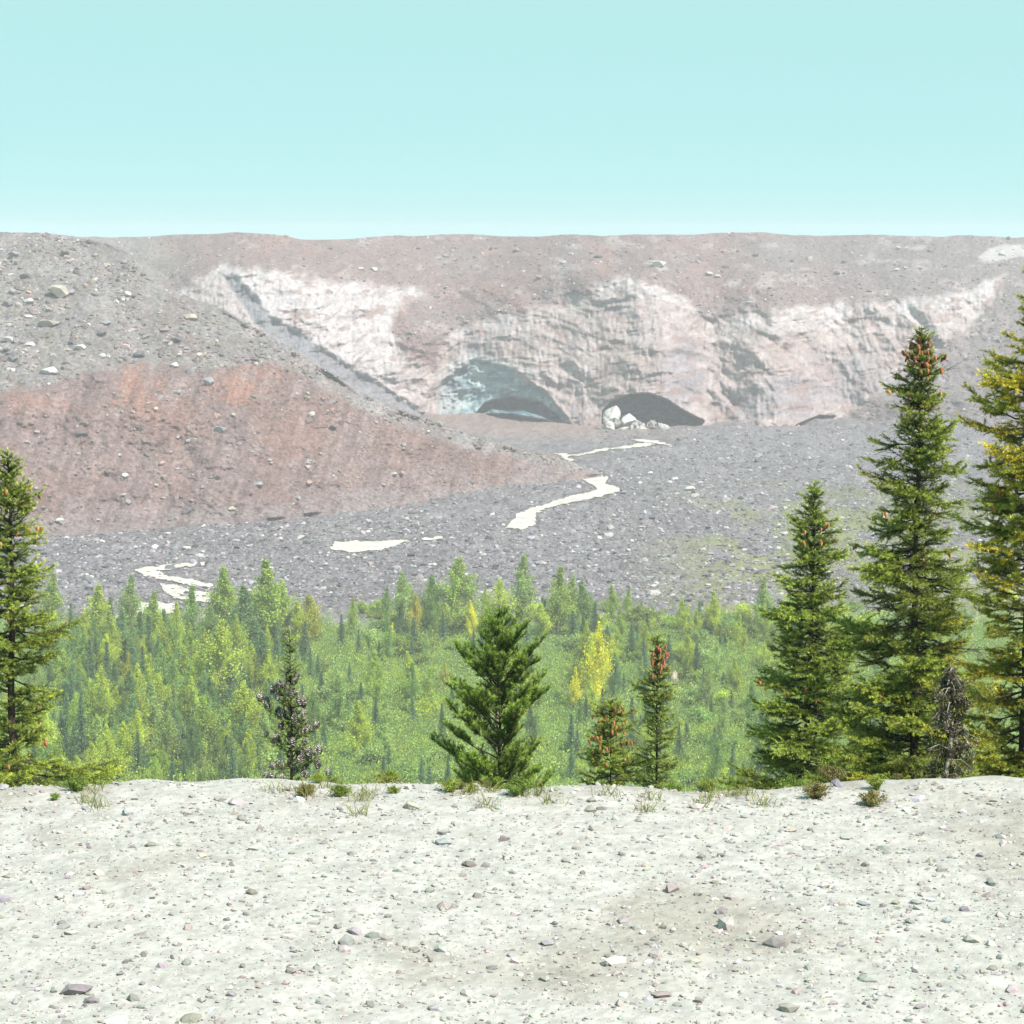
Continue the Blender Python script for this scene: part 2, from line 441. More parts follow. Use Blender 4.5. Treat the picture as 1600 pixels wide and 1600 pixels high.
def build_glacier():
    pxs = np.arange(-260, 1861, 1.55)
    toe = ips(pxs, G_TOE, 30)
    crest = 370 + 12 * fbm(pxs / 170, pxs * 0, 5, 101) - 5 * ss(1300, 1700, pxs)
    r1 = lambda PX, PY: fbm(PX / 16, PY / 14, 4, 103)
    def ice(PX, PY):
        n = 7 * r1(PX, PY)
        return np.maximum(ss(-8, 8, sdf(ICE_L, PX, PY) + 1.3 * n), ss(-8, 8, sdf(ICE_C, PX, PY) + 1.3 * n))
    def slope(PX, PY):
        s = 11 + 0 * PX
        s = s + 9 * ss(400, 480, PY)
        s = s + 30 * ice(PX, PY)
        return s
    PX, PY, Y = relief(pxs, toe, crest, 250, slope)
    I = ice(PX, PY)
    n1, n2, n3 = fbm(PX / 80, PY / 50, 4, 111), fbm(PX / 18, PY / 13, 4, 112), vnoise(PX / 2.2, PY / 2.0, 113) - 0.5
    # plan of the amphitheatre: side walls forward, back wall deep, a buttress between the caves
    G = ips(PX, [(-260, -110), (330, -85), (480, -40), (690, 25), (800, 15), (905, -12), (1010, 18), (1110, 20), (1300, 4), (1560, -14), (1860, -30)], 90)
    Y = Y + G * ss(0, 60, toe[None] - PY + 25)
    # debris tongue between the two faces, hanging lower lip of the upper ice
    Y = Y - 16 * np.exp(-((PX - 655) / 40) ** 2 - ((PY - 520) / 45) ** 2)
    Y = Y + 9 * fbm(PX / 130, PY / 80, 3, 121) + 3.5 * fbm(PX / 38, PY / 26, 3, 122)
    Y = Y + I * (0.8 * fbm(PX / 9, PY / 50, 3, 123) + 1.3 * np.abs(fbm(PX / 26, PY / 14, 3, 124)) + 1.0 * fbm(PX / 4.5, PY / 12, 3, 125))
    d1 = np.hypot((PX - 800) * 0.8, PY - 690); d2 = np.hypot((PX - 1020) * 0.75, PY - 700)
    dd = np.minimum(d1, d2 + 8) + 6 * fbm(PX / 30, PY / 30, 3, 130)          # shells of ice arch over the caves
    arc = fbm(dd / 13, np.where(d1 < d2, PX - 800, PX - 1020) / 70, 3, 133)
    led = fbm(PX / 46 + 0.9 * fbm(PX / 30, PY / 30, 3, 129), (PY + 0.12 * PX) / 13, 4, 126)                                  # scalloped horizontal ledges
    Y = Y + I * (1.3 * ss(0.0, 0.5, led) + 2.6 * arc + 3.4 * np.abs(fbm(PX / 55 + 0.3 * n2, PY / 42, 2, 136))) + (1 - I) * (2.2 * fbm(PX / 20, PY / 11, 4, 127) + 0.8 * fbm(PX / 6, PY / 4, 3, 128))
    # colours: debris, then ice
    deb = mix(np.broadcast_to(np.array([0.235, 0.180, 0.175]), PX.shape + (3,)), np.array([0.225, 0.208, 0.21]), np.clip(ss(1050, 1480, PX + 120 * n1) + ss(-0.05, 0.5, n1) * 0.5, 0, 1))
    deb = mix(deb, np.array([0.32, 0.205, 0.175]), 0.6 * ss(0.15, 0.5, fbm(PX / 45, PY / 30, 4, 131)) * ss(1300, 1000, PX))
    deb = mix(deb, np.array([0.42, 0.40, 0.395]), 0.5 * ss(0.25, 0.5, fbm(PX / 30, PY / 12, 4, 132)))
    deb = mix(deb, np.array([0.27, 0.255, 0.245]), ss(330, 200, PX))
    deb = deb * (1 + 0.2 * n2 + 0.5 * n3)[..., None]
    clean = np.array([0.50, 0.515, 0.52])
    dirty = np.array([0.425, 0.398, 0.385])
    wl = ss(-6, 10, sdf(ICE_L, PX, PY)) * ss(700, 600, PX)
    wr = 0.6 * ss(-10, 10, sdf(WHITE_R, PX, PY) + 10 * n2)
    wc = 0.75 * ss(60, 5, np.hypot((PX - 985) / 1.6, (PY - 450))) + 0.6 * ss(60, 8, np.hypot((PX - 780) / 1.4, (PY - 512))) + 0.55 * ss(50, 5, np.hypot((PX - 905) * 1.3, (PY - 590)))
    fl = fbm(PX / 5, PY / 46, 3, 141)
    wh = np.clip(wl + wr + wc * 0.8 + 0.55 * n2 + 0.18 * fl - 0.10 + 0.55 * ss(30, 3, sdf(ICE_C, PX, PY) + 8 * n2) * ss(560, 520, PY), 0, 1)
    ic = mix(np.broadcast_to(dirty, PX.shape + (3,)), clean, wh)
    ic = mix(ic, np.array([0.30, 0.255, 0.235]), 0.5 * ss(0.10, 0.35, arc) * ss(330, 150, dd) * (1 - wl))
    ic = mix(ic, np.array([0.44, 0.37, 0.34]), 0.4 * ss(0.05, 0.4, fbm(PX / 32, PY / 46, 4, 142)) * (1 - wl))
    for cx, cy, rx, ry, k in ((1065, 590, 38, 62, .8), (1230, 625, 70, 40, .75), (1330, 590, 90, 46, .6), (1160, 640, 40, 30, .5), (740, 545, 40, 22, .5), (1000, 530, 26, 30, .35), (905, 640, 12, 40, .4)):
        d = np.hypot((PX - cx) / rx, (PY - cy) / ry) + 0.35 * n2
        ic = mix(ic, np.array([0.295, 0.30, 0.33]), k * ss(1.2, 0.5, d))  # blue-grey patches: shadow bands put into the ice colour
    # dirt lying along ledges and in pockets
    ic = mix(ic, np.array([0.29, 0.225, 0.205]), 0.75 * ss(0.24, 0.42, led) * ss(-0.1, 0.3, n2))
    ic = mix(ic, np.array([0.30, 0.23, 0.21]), 0.8 * ss(0.30, 0.48, fbm(PX / 22, PY / 13, 4, 143)) )
    crk = np.abs(fbm(PX / 24 + 0.6 * n2, PY / 30 + 0.02 * PX, 3, 146))                      # cracks and dirt in them
    ic = mix(ic, np.array([0.25, 0.22, 0.215]), 0.65 * ss(0.055, 0.0, crk) * ss(-0.2, 0.3, n1 + n2))
    pk = fbm(PX / 15, PY / 11, 4, 147)
    ic = mix(ic, np.array([0.29, 0.255, 0.25]), 0.42 * ss(0.18, 0.42, pk))
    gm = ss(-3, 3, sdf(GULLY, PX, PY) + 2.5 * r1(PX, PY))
    ic = mix(ic, np.array([0.225, 0.25, 0.275]), gm * 0.95)  # gully painted darker, its shade put into the colour
    ls = ss(-2, 3, sdf([(272, 462), (345, 425), (400, 510), (470, 565), (570, 622), (540, 622), (430, 560), (330, 490)], PX, PY) + 2 * r1(PX, PY))
    ic = mix(ic, np.array([0.40, 0.39, 0.385]), ls * (1 - gm) * 0.9)
    Y = Y + 3.5 * ss(-6, 5, sdf(GULLY, PX, PY) + 3 * r1(PX, PY))
    c = mix(deb, ic * (1 + 0.16 * n2 + 0.30 * n3 + 0.16 * fbm(PX / 7, PY / 6, 3, 144))[..., None], I)
    # pale patches of ice in the debris above
    for p, k in (([(1528, 402), (1545, 388), (1560, 383), (1660, 378), (1660, 398), (1590, 402), (1545, 410)], .9), ([(1012, 409), (1030, 408), (1048, 422), (1030, 424)], .6), ([(1132, 440), (1156, 434), (1160, 440), (1140, 452)], .5),
                 ([(1410, 384), (1450, 383), (1440, 392), (1420, 390)], .6), ([(1000, 448), (1040, 445), (1075, 470), (1060, 474), (1020, 462)], .5)):
        c = mix(c, clean, k * ss(-2, 3, sdf(p, PX, PY) + 2 * n2))
    # caves: teal ice, with the shade of the hollows put into its colour
    cl = ss(-3, 4, sdf(CAVE_L, PX, PY) + 4 * n2)
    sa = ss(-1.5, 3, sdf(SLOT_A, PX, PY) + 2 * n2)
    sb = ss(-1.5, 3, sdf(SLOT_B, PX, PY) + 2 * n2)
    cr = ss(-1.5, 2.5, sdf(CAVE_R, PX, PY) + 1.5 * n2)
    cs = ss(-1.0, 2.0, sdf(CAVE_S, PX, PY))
    low = ss(575, 660, PY)
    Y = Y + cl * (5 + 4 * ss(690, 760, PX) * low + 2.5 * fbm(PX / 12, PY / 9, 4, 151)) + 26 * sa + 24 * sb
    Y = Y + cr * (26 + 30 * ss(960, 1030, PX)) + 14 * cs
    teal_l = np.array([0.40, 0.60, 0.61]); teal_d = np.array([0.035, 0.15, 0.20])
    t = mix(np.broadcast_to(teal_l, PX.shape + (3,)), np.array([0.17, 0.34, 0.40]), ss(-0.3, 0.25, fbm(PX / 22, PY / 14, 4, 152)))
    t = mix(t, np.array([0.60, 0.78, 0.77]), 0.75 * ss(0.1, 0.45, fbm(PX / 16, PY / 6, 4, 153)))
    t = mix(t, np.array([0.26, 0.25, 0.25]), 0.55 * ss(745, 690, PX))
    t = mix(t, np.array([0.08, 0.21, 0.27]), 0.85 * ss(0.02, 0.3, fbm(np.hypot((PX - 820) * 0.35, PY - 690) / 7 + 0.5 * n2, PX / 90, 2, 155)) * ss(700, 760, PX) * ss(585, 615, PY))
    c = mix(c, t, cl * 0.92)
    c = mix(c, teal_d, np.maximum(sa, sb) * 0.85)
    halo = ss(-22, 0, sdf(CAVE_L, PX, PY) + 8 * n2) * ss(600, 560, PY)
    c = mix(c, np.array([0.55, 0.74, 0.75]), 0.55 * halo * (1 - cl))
    c = mix(c, mix(np.broadcast_to(np.array([0.022, 0.115, 0.17]), PX.shape + (3,)), np.array([0.26, 0.52, 0.60]), 0.85 * ss(0.0, 0.25, fbm(np.hypot((PX - 1020) * 0.5, PY - 690) / 6 + 0.4 * n2, PX / 70, 3, 154)) * ss(625, 650, PY)), cr)  # dark upper rim, paler low down: cave shade painted in
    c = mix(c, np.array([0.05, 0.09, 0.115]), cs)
    # brown rubble apron at the toe
    ap = ss(16, 0, toe[None] - PY + 6 * n2)
    c = mix(c, np.array([0.29, 0.215, 0.19]) * (1 + 0.5 * n3)[..., None], ap * (1 - cr) * 0.7)
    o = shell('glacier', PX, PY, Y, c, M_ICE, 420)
    tag(o, 'debris covered glacier snout with a dirty white ice wall', 'glacier', kind='structure')
    return PX, PY, Y, I
GLA = build_glacier()

# ------------------------------------------------------------------ rubble
_phi = (1 + 5 ** 0.5) / 2
ICO_V = np.array([(-1, _phi, 0), (1, _phi, 0), (-1, -_phi, 0), (1, -_phi, 0), (0, -1, _phi), (0, 1, _phi), (0, -1, -_phi), (0, 1, -_phi), (_phi, 0, -1), (_phi, 0, 1), (-_phi, 0, -1), (-_phi, 0, 1)]) / 1.902
ICO_F = np.array([(0, 11, 5), (0, 5, 1), (0, 1, 7), (0, 7, 10), (0, 10, 11), (1, 5, 9), (5, 11, 4), (11, 10, 2), (10, 7, 6), (7, 1, 8), (3, 9, 4), (3, 4, 2), (3, 2, 6), (3, 6, 8), (3, 8, 9), (4, 9, 5), (2, 4, 11), (6, 2, 10), (8, 6, 7), (9, 8, 1)])

def stones(name, P, S, C, mat, flat=0.65, seed=1):
    g = np.random.default_rng(seed)
    n = len(P)
    V = ICO_V[None] * (1 + 0.38 * (g.random((n, 12, 1)) - 0.5) * 2)
    sc = np.stack([0.7 + 0.7 * g.random(n), 0.7 + 0.7 * g.random(n), flat * (0.7 + 0.6 * g.random(n))], -1)
    V = V * sc[:, None, :]
    a = g.random(n) * 6.283
    ca, sa = np.cos(a)[:, None], np.sin(a)[:, None]
    tl = (g.random(n) - 0.5)[:, None] * 0.9
    x, y, z = V[..., 0], V[..., 1], V[..., 2]
    y, z = y * np.cos(tl) - z * np.sin(tl), y * np.sin(tl) + z * np.cos(tl)
    V = np.stack([x * ca - y * sa, x * sa + y * ca, z], -1) * S[:, None, None] + P[:, None, :]
    Fc = ICO_F[None] + (np.arange(n) * 12)[:, None, None]
    c = np.repeat(C[:, None, :], 12, 1)
    return mesh_of(name, V.reshape(-1, 3), Fc.reshape(-1, 3), mat, c.reshape(-1, 3))

def stone_colors(g, base, n, spread=0.32, pale=0.12):
    b = np.array(base)[None] * np.exp(spread * g.standard_normal((n, 1))) * (1 + 0.06 * g.standard_normal((n, 3)))
    w = g.random(n) < pale
    b[w] = np.array([0.50, 0.485, 0.46]) * (0.75 + 0.5 * g.random((w.sum(), 1)))
    return np.clip(b * 0.68, 0.04, 0.8)

def scatter_floor():
    g = np.random.default_rng(5)
    n = 42000
    py = 668 + (985 - 668) * g.random(n) ** 0.9
    px = -60 + 1720 * g.random(n)
    Y = floor_y(py)
    x = ray_x(px, py, Y)
    keep = (stream_mask(px, py) < -1.0) | ((py > 880) & (g.random(n) < 0.5))
    keep &= (py > ip(px, M_FOOT) - 4) | (px > 930)
    keep &= (py < 950 + 20 * fbm(px / 50, py / 50, 3, 61)) | (g.random(n) < 0.08)
    px, py, Y, x = px[keep], py[keep], Y[keep], x[keep]
    z = floor_z(x, Y)
    n = len(x)
    S = np.exp(-1.0 + 0.5 * g.standard_normal(n)) * (Y / 900) ** 0.5
    S = np.clip(S, 0.12, 1.5)
    C = stone_colors(g, (0.205, 0.195, 0.211), n, 0.45, 0.08)
    o = stones('valley_rubble', np.stack([x, Y, z + 0.12 * S], -1), S, C, M_ROCK, 0.7, 6)
    tag(o, 'countless grey stones covering the valley floor', 'rubble', kind='stuff')
scatter_floor()

def on_relief(Rf, g, n, cond=None):
    PX, PY, Y = Rf[:3]
    V = at(PX, PY, Y)
    # sample by visible area in rows and columns
    i = g.integers(1, PX.shape[0] - 1, n * 2)
    j = g.integers(1, PX.shape[1] - 1, n * 2)
    h = np.abs(PY[0, j] - PY[-1, j]) / np.abs(PY[0] - PY[-1]).max()
    k = g.random(n * 2) < h
    if cond is not None:
        k &= g.random(n * 2) < cond(PX[i, j], PY[i, j])
    i, j = i[k][:n], j[k][:n]
    return V[i, j] + (g.random((len(i), 3)) - 0.5) * np.array([0.5, 0.5, 0.0]), PX[i, j], PY[i, j], Rf[3][i, j]

def scatter_moraine():
    g = np.random.default_rng(8)
    P, px, py, fr = on_relief(MOR, g, 17000, lambda PX, PY: (1 - 0.6 * ss(-6, 6, PY - ips(PX, M_BREAK, 20))) * (0.55 + 0.45) * ss(-0.6, 0.35, fbm(PX / 40, PY / 30, 3, 98)))
    S = np.clip(np.exp(-1.2 + 0.6 * g.standard_normal(len(P))) * (1.45 - 0.65 * fr), 0.1, 1.6)
    C = stone_colors(g, (0.245, 0.205, 0.19), len(P), 0.3, 0.10)
    o = stones('moraine_rubble', P, S, C, M_ROCK, 0.7, 9)
    tag(o, 'small loose stones on the red brown moraine', 'rubble', kind='stuff')
    P, px, py, ic = on_relief(GLA, g, 22000, lambda PX, PY: 1.0)
    k = (ic < 0.35) & (px > 180)
    P, ic = P[k], ic[k]
    S = np.clip(np.exp(-0.85 + 0.5 * g.standard_normal(len(P))), 0.15, 2.0)
    C = stone_colors(g, (0.245, 0.205, 0.198), len(P), 0.3, 0.12)
    o = stones('glacier_rubble', P, S, C, M_ROCK, 0.7, 10)
    tag(o, 'small loose stones on the debris covered glacier', 'rubble', kind='stuff')
scatter_moraine()

# boulders one can point at
def rock_mesh(seed, angular=0.5):
    import bmesh
    g = np.random.default_rng(seed)
    bm = bmesh.new()
    bmesh.ops.create_icosphere(bm, subdivisions=3, radius=1.0)
    V = np.array([v.co[:] for v in bm.verts])
    for k in range(15):                                       # chop flat faces
        d = g.standard_normal(3); d /= np.linalg.norm(d)
        c = 0.42 + 0.35 * g.random()
        s = V @ d
        V = V - np.maximum(s - c, 0)[:, None] * d[None]
    r = 1 + 0.10 * fbm(V[:, 0] * 2 + V[:, 2] * 1.3 + seed, V[:, 1] * 2 - V[:, 2], 4, seed)
    V = V * r[:, None]
    for v, co in zip(bm.verts, V):
        v.co = co
    me = bpy.data.meshes.new('boulder')
    bm.to_mesh(me); bm.free()
    me.materials.append(M_BOULDER)
    return me
ROCKS = [rock_mesh(40 + i) for i in range(6)]

def surf_point(px, py):
    """the point of whatever solid surface is seen at that place, moraine before glacier before floor"""
    best = None
    for Rf in (MOR, GLA):
        PX, PY, Y = Rf[:3]
        j = int(np.clip(round((px - PX[0, 0]) / (PX[0, 1] - PX[0, 0])), 0, PX.shape[1] - 1))
        if not (PX[0, 0] <= px <= PX[0, -1]): continue
        colp = PY[:, j]
        if colp[0] >= py >= colp[-1]:
            i = int(np.argmin(np.abs(colp - py)))
            best = at(np.array(PX[i, j]), np.array(PY[i, j]), np.array(Y[i, j]))
            break
    if best is None:
        Y = floor_y(py); x = ray_x(px, py, Y)
        best = np.array([x, Y, float(floor_z(np.array([x]), np.array([Y]))[0])])
    return best

def boulder(px, py, w, h, color, label, group=None, seed=0, name='boulder', mat=None):
    p = surf_point(px, py)
    m = p[1] / F
    o = bpy.data.objects.new(name, ROCKS[seed % 6])
    COL.objects.link(o)
    sx, sz = w * m / 2 / 0.85, h * m / 2 / 0.8
    o.scale = (sx, (sx + sz) / 2, sz)
    o.rotation_euler = (0, 0.15 * math.sin(seed * 3.1), seed * 1.7) if abs(w - h) < 8 else (0, 0.12 * math.sin(seed * 3.1), 3.14159 * (seed % 2))
    o.location = (p[0], p[1] - 0.2 * sz, p[2] + 0.35 * sz)
    o.color = (*(np.array(color) * 0.75), 1)
    tag(o, label, 'boulder', group)
    return o
PALE, GREY, DARK, TAN, PINK = (0.56, 0.55, 0.52), (0.30, 0.30, 0.31), (0.13, 0.125, 0.135), (0.42, 0.38, 0.32), (0.42, 0.29, 0.25)
for i, (px, py, w, h, c, lab) in enumerate((
    (77, 583, 38, 15, PALE, 'big white flat slab lying at the upper edge of the red slope'),
    (76, 508, 42, 12, TAN, 'long pale tan slab high among the grey upper boulders'),
    (298, 498, 24, 14, TAN, 'rounded pale tan boulder at the top of the moraine near the gully'),
    (220, 558, 22, 11, DARK, 'dark wedge shaped boulder, lower of two dark ones above the red slope'),
    (253, 552, 17, 13, DARK, 'dark upright boulder, upper of two dark ones above the red slope'),
    (94, 461, 34, 24, TAN, 'broad pale crag in the upper boulder field below the skyline'),
    (272, 573, 20, 11, PALE, 'light grey boulder on the rim where the red slope begins'),
    (298, 582, 18, 11, GREY, 'mid grey block just below the rim between the two orange patches'),
    (327, 598, 13, 18, GREY, 'tall grey boulder beside the right orange patch'),
    (131, 680, 24, 10, DARK, 'dark low boulder lying mid way down the red slope'),
    (487, 650, 14, 11, PALE, 'bright white boulder near the right shoulder of the red slope'),
    (520, 670, 15, 9, DARK, 'small dark boulder just below the bright white one'),
    (341, 652, 14, 11, PINK, 'pink boulder topping a little heap on the red slope'),
    (345, 674, 24, 13, GREY, 'grey boulder at the bottom of a little heap on the red slope'),
    (403, 758, 18, 10, GREY, 'grey boulder low on the red slope with no neighbours'),
    (195, 745, 13, 8, PALE, 'small white boulder low on the red slope'),
    (293, 800, 22, 13, DARK, 'dark boulder at the foot of the red slope'),
    (97, 817, 18, 12, PALE, 'pale boulder at the foot of the red slope near the left tree'),
    (935, 402, 18, 8, DARK, 'dark boulder on the glacier debris below the skyline'),
    (1028, 416, 30, 13, PALE, 'large pale block resting on the debris above the right cave'),
    (745, 700, 17, 8, DARK, 'dark boulder before the left cave'),
    (1080, 768, 20, 9, PALE, 'pale boulder standing out on the gravel right of the stream bend'),
    (1185, 712, 18, 10, GREY, 'grey boulder in the hummocks between the right cave and the tall fir'),
    (470, 842, 16, 9, PALE, 'pale boulder on the flat beside the long white pool'),
    (150, 845, 20, 9, GREY, 'grey boulder on the flat near the left end of the moraine foot'),
)):
    boulder(px, py, w, h, c, lab, seed=i)
boulder(1054, 1066, 17, 30, TAN, 'tan boulder standing in the green scrub beside the red tipped spruce', seed=3)
# smaller smaller boulders nothing tells apart
g = np.random.default_rng(77)
for i in range(55):
    px, py = g.uniform(-10, 640), g.uniform(600, 800)
    if py > ip(px, M_FOOT) - 10 or py < ip(px, M_BREAK) + 12: continue
    k = g.random()
    c = [GREY, TAN, GREY, PINK][i % 4]
    s = g.uniform(6, 11)
    boulder(px, py, s * 1.25, s * 0.8, np.array(c) * g.uniform(0.8, 1.2), 'one of many small boulders dotted over the red brown slope', 'small boulders on the red brown slope', i)
for i in range(60):
    px = g.uniform(-10, 330); py = g.uniform(390, 565)
    if py < ip(px, M_RIDGE) + 8 or py > ip(px, M_BREAK) - 8: continue
    s = g.uniform(7, 15)
    c = [PALE, GREY, TAN, GREY, DARK][i % 5]
    boulder(px, py, s * 1.3, s * 0.75, np.array(c) * g.uniform(0.75, 1.1), 'one of many boulders in the grey upper field above the red slope', 'boulders of the grey upper field', i)
for i in range(34):
    px, py = g.uniform(560, 1580), g.uniform(386, 436)
    s = g.uniform(6, 12)
    c = [GREY, PALE, DARK, PINK][i % 4]
    boulder(px, py, s * 1.3, s * 0.7, np.array(c) * g.uniform(0.75, 1.1), 'one of many small boulders lying on the debris above the ice wall', 'boulders on the glacier debris', i)
for i in range(50):
    px, py = g.uniform(60, 1400), g.uniform(700, 930)
    if py < ip(px, M_FOOT) + 6 or stream_mask(np.array([px]), np.array([py]))[0] > -6: continue
    s = g.uniform(6, 10)
    c = [GREY, GREY, PALE, DARK][i % 4]
    boulder(px, py, s * 1.3, s * 0.8, np.array(c) * g.uniform(0.8, 1.15), 'one of many small boulders lying on the grey valley gravel', 'boulders on the valley gravel', i)

# blocks of fallen ice in the mouth of the right cave
M_BLOCK = material('fallen_ice', attr=False, base=(0.50, 0.49, 0.47), var=0.4, scale=0.5, objcol=True, bump=1.0, bump_scale=0.35, bump_dist=2.5)
gi = np.random.default_rng(61)
LONE = 'piece of dirty white ice rubble, one of many on the floor of the right cave'
ICE_BLOCKS = [(957, 652, 34, 36, 1304, 'tallest white block of fallen ice at the left side of the right cave mouth'), (980, 657, 30, 26, 1300, 'broad white ice block leaning on the tallest one in the right cave')]
for i in range(30):
    px = 944 + 96 * gi.random() ** 1.6
    ICE_BLOCKS.append((px, 672 - 16 * gi.random() * (1 - (px - 948) / 130), gi.uniform(12, 22), gi.uniform(9, 17), 1296 + gi.uniform(-3, 6), LONE))
for i, (px, py, w, h, Yd, lab) in enumerate(ICE_BLOCKS):
    me = rock_mesh(90 + i); me.materials[0] = M_BLOCK; me.name = 'ice_block'
    o = bpy.data.objects.new('ice_block', me); COL.objects.link(o)
    p = at(np.array(float(px)), np.array(float(py)), np.array(float(Yd)))
    m = Yd / F
    o.scale = (w * m / 1.7, w * m / 2, h * m / 1.5); o.location = tuple(p); o.rotation_euler = (gi.normal(0, .3), gi.normal(0, .3), i * 1.3)
    o.color = (*(np.array((1, 1, 1)) * (1 if i < 2 else gi.uniform(0.5, 0.95))), 1)
    tag(o, lab, 'ice block', 'ice rubble on the floor of the right cave' if lab == LONE else None)

# ------------------------------------------------------------------ woodland on the valley floor
def tri_cloud(P, size, g, up=0.0, col=None, elong=1.6):
    """one leaf-sized rhombus (two triangles share an edge as a quad) at each point"""
    n = len(P)
    a = g.standard_normal((n, 3)); a[:, 2] += up
    a /= np.linalg.norm(a, axis=1, keepdims=True)
    b = np.cross(a, g.standard_normal((n, 3)))
    b /= np.linalg.norm(b, axis=1, keepdims=True) + 1e-9
    s = np.asarray(size)[:, None]
    V = np.stack([P - a * s * elong * 0.5, P + b * s * 0.5, P + a * s * elong * 0.5, P - b * s * 0.5], 1)
    Fc = np.arange(n * 4).reshape(n, 4)
    C = None if col is None else np.repeat(col[:, None, :], 4, 1).reshape(-1, 3)
    return V.reshape(-1, 3), Fc, C

def tube(pts, rad, sides=6):
    pts = np.asarray(pts, float); rad = np.asarray(rad, float)
    n = len(pts)
    t = np.gradient(pts, axis=0); t /= np.linalg.norm(t, axis=1, keepdims=True) + 1e-9
    ref = np.where(np.abs(t[:, 2:3]) > 0.9, np.array([[1.0, 0, 0]]), np.array([[0, 0, 1.0]]))
    u = np.cross(t, ref); u /= np.linalg.norm(u, axis=1, keepdims=True) + 1e-9
    v = np.cross(t, u)
    a = np.linspace(0, 2 * np.pi, sides, endpoint=False)
    V = pts[:, None] + rad[:, None, None] * (np.cos(a)[None, :, None] * u[:, None] + np.sin(a)[None, :, None] * v[:, None])
    i = np.arange(n - 1)[:, None] * sides; j = np.arange(sides)[None]; j2 = (j + 1) % sides
    Fc = np.stack([i + j, i + j2, i + sides + j2, i + sides + j], -1).reshape(-1, 4)
    return V.reshape(-1, 3), Fc

class Bag:
    def __init__(s): s.V, s.F, s.C, s.n = [], [], [], 0
    def add(s, V, Fc, C=None):
        s.V.append(V); s.F.append(Fc + s.n); s.n += len(V)
        if C is not None: s.C.append(C)
    def build(s, name, mat, parent=None, smooth=False):
        return mesh_of(name, np.concatenate(s.V), np.concatenate(s.F), mat, np.concatenate(s.C) if s.C else None, parent, smooth)

def broadleaf(seed, wid=0.17, n=6500, sparse=False):
    """slender poplar-like tree of height 1: upswept limbs with leaf clumps"""
    g = np.random.default_rng(seed)
    root = empty('poplar_tree')
    tr = Bag()
    zz = np.linspace(-0.03, 0.96, 8)
    wob = np.cumsum(g.normal(0, 0.006, (8, 2)), 0)
    ax = np.stack([wob[:, 0], wob[:, 1], zz], -1)
    tr.add(*tube(ax, np.linspace(0.014, 0.003, 8)))
    P, B = [], []
    nb = 52
    for k in range(nb):
        t = 0.07 + 0.9 * (k + g.random()) / nb
        r = wid * (0.25 + 0.95 * math.sin(math.pi * min(1, (t * 0.98 + 0.06)) ** 0.8)) * (1.25 - 0.3 * t) * (1 - t) ** 0.55 * g.uniform(0.6, 1.15)
        a = g.random() * 6.283
        b0 = np.array([np.interp(t, zz, ax[:, 0]), np.interp(t, zz, ax[:, 1]), t])
        rise = r * g.uniform(0.9, 1.7)
        tip = b0 + np.array([math.cos(a) * r, math.sin(a) * r, min(rise, 1.0 - t + 0.02)])
        if k % 2 == 0: tr.add(*tube(np.stack([b0, (b0 + tip) / 2 + [0, 0, -0.01], tip]), [0.005, 0.0035, 0.001], 4))
        m = int(n / nb * (0.45 + 0.9 * r / wid))
        s = g.random(m) ** 0.7
        q = b0[None] + (tip - b0)[None] * s[:, None] + g.normal(0, 1, (m, 3)) * (0.012 + 0.020 * s[:, None] * (r / wid)) * np.array([1, 1, 1.5])
        P.append(q); B.append(np.full(m, g.uniform(0.72, 1.25)))
    P, B = np.concatenate(P), np.concatenate(B)
    k = g.random(len(P)) < (0.62 if sparse else 1)
    P, B = P[k], B[k]
    c = B[:, None] * np.exp(0.11 * g.standard_normal((len(P), 1))) * np.array([[1.0, 1.0, 1.0]])
    c = c * np.where(g.random((len(P), 1)) < 0.12, np.array([[1.2, 1.08, 0.8]]), 1.0)
    V, Fc, C = tri_cloud(P, g.uniform(0.009, 0.019, len(P)), g, 1.3, c)
    cr = mesh_of('crown', V, Fc, M_LEAF, C, root)
    tr.build('trunk', M_PALEWOOD, root, True)
    return root

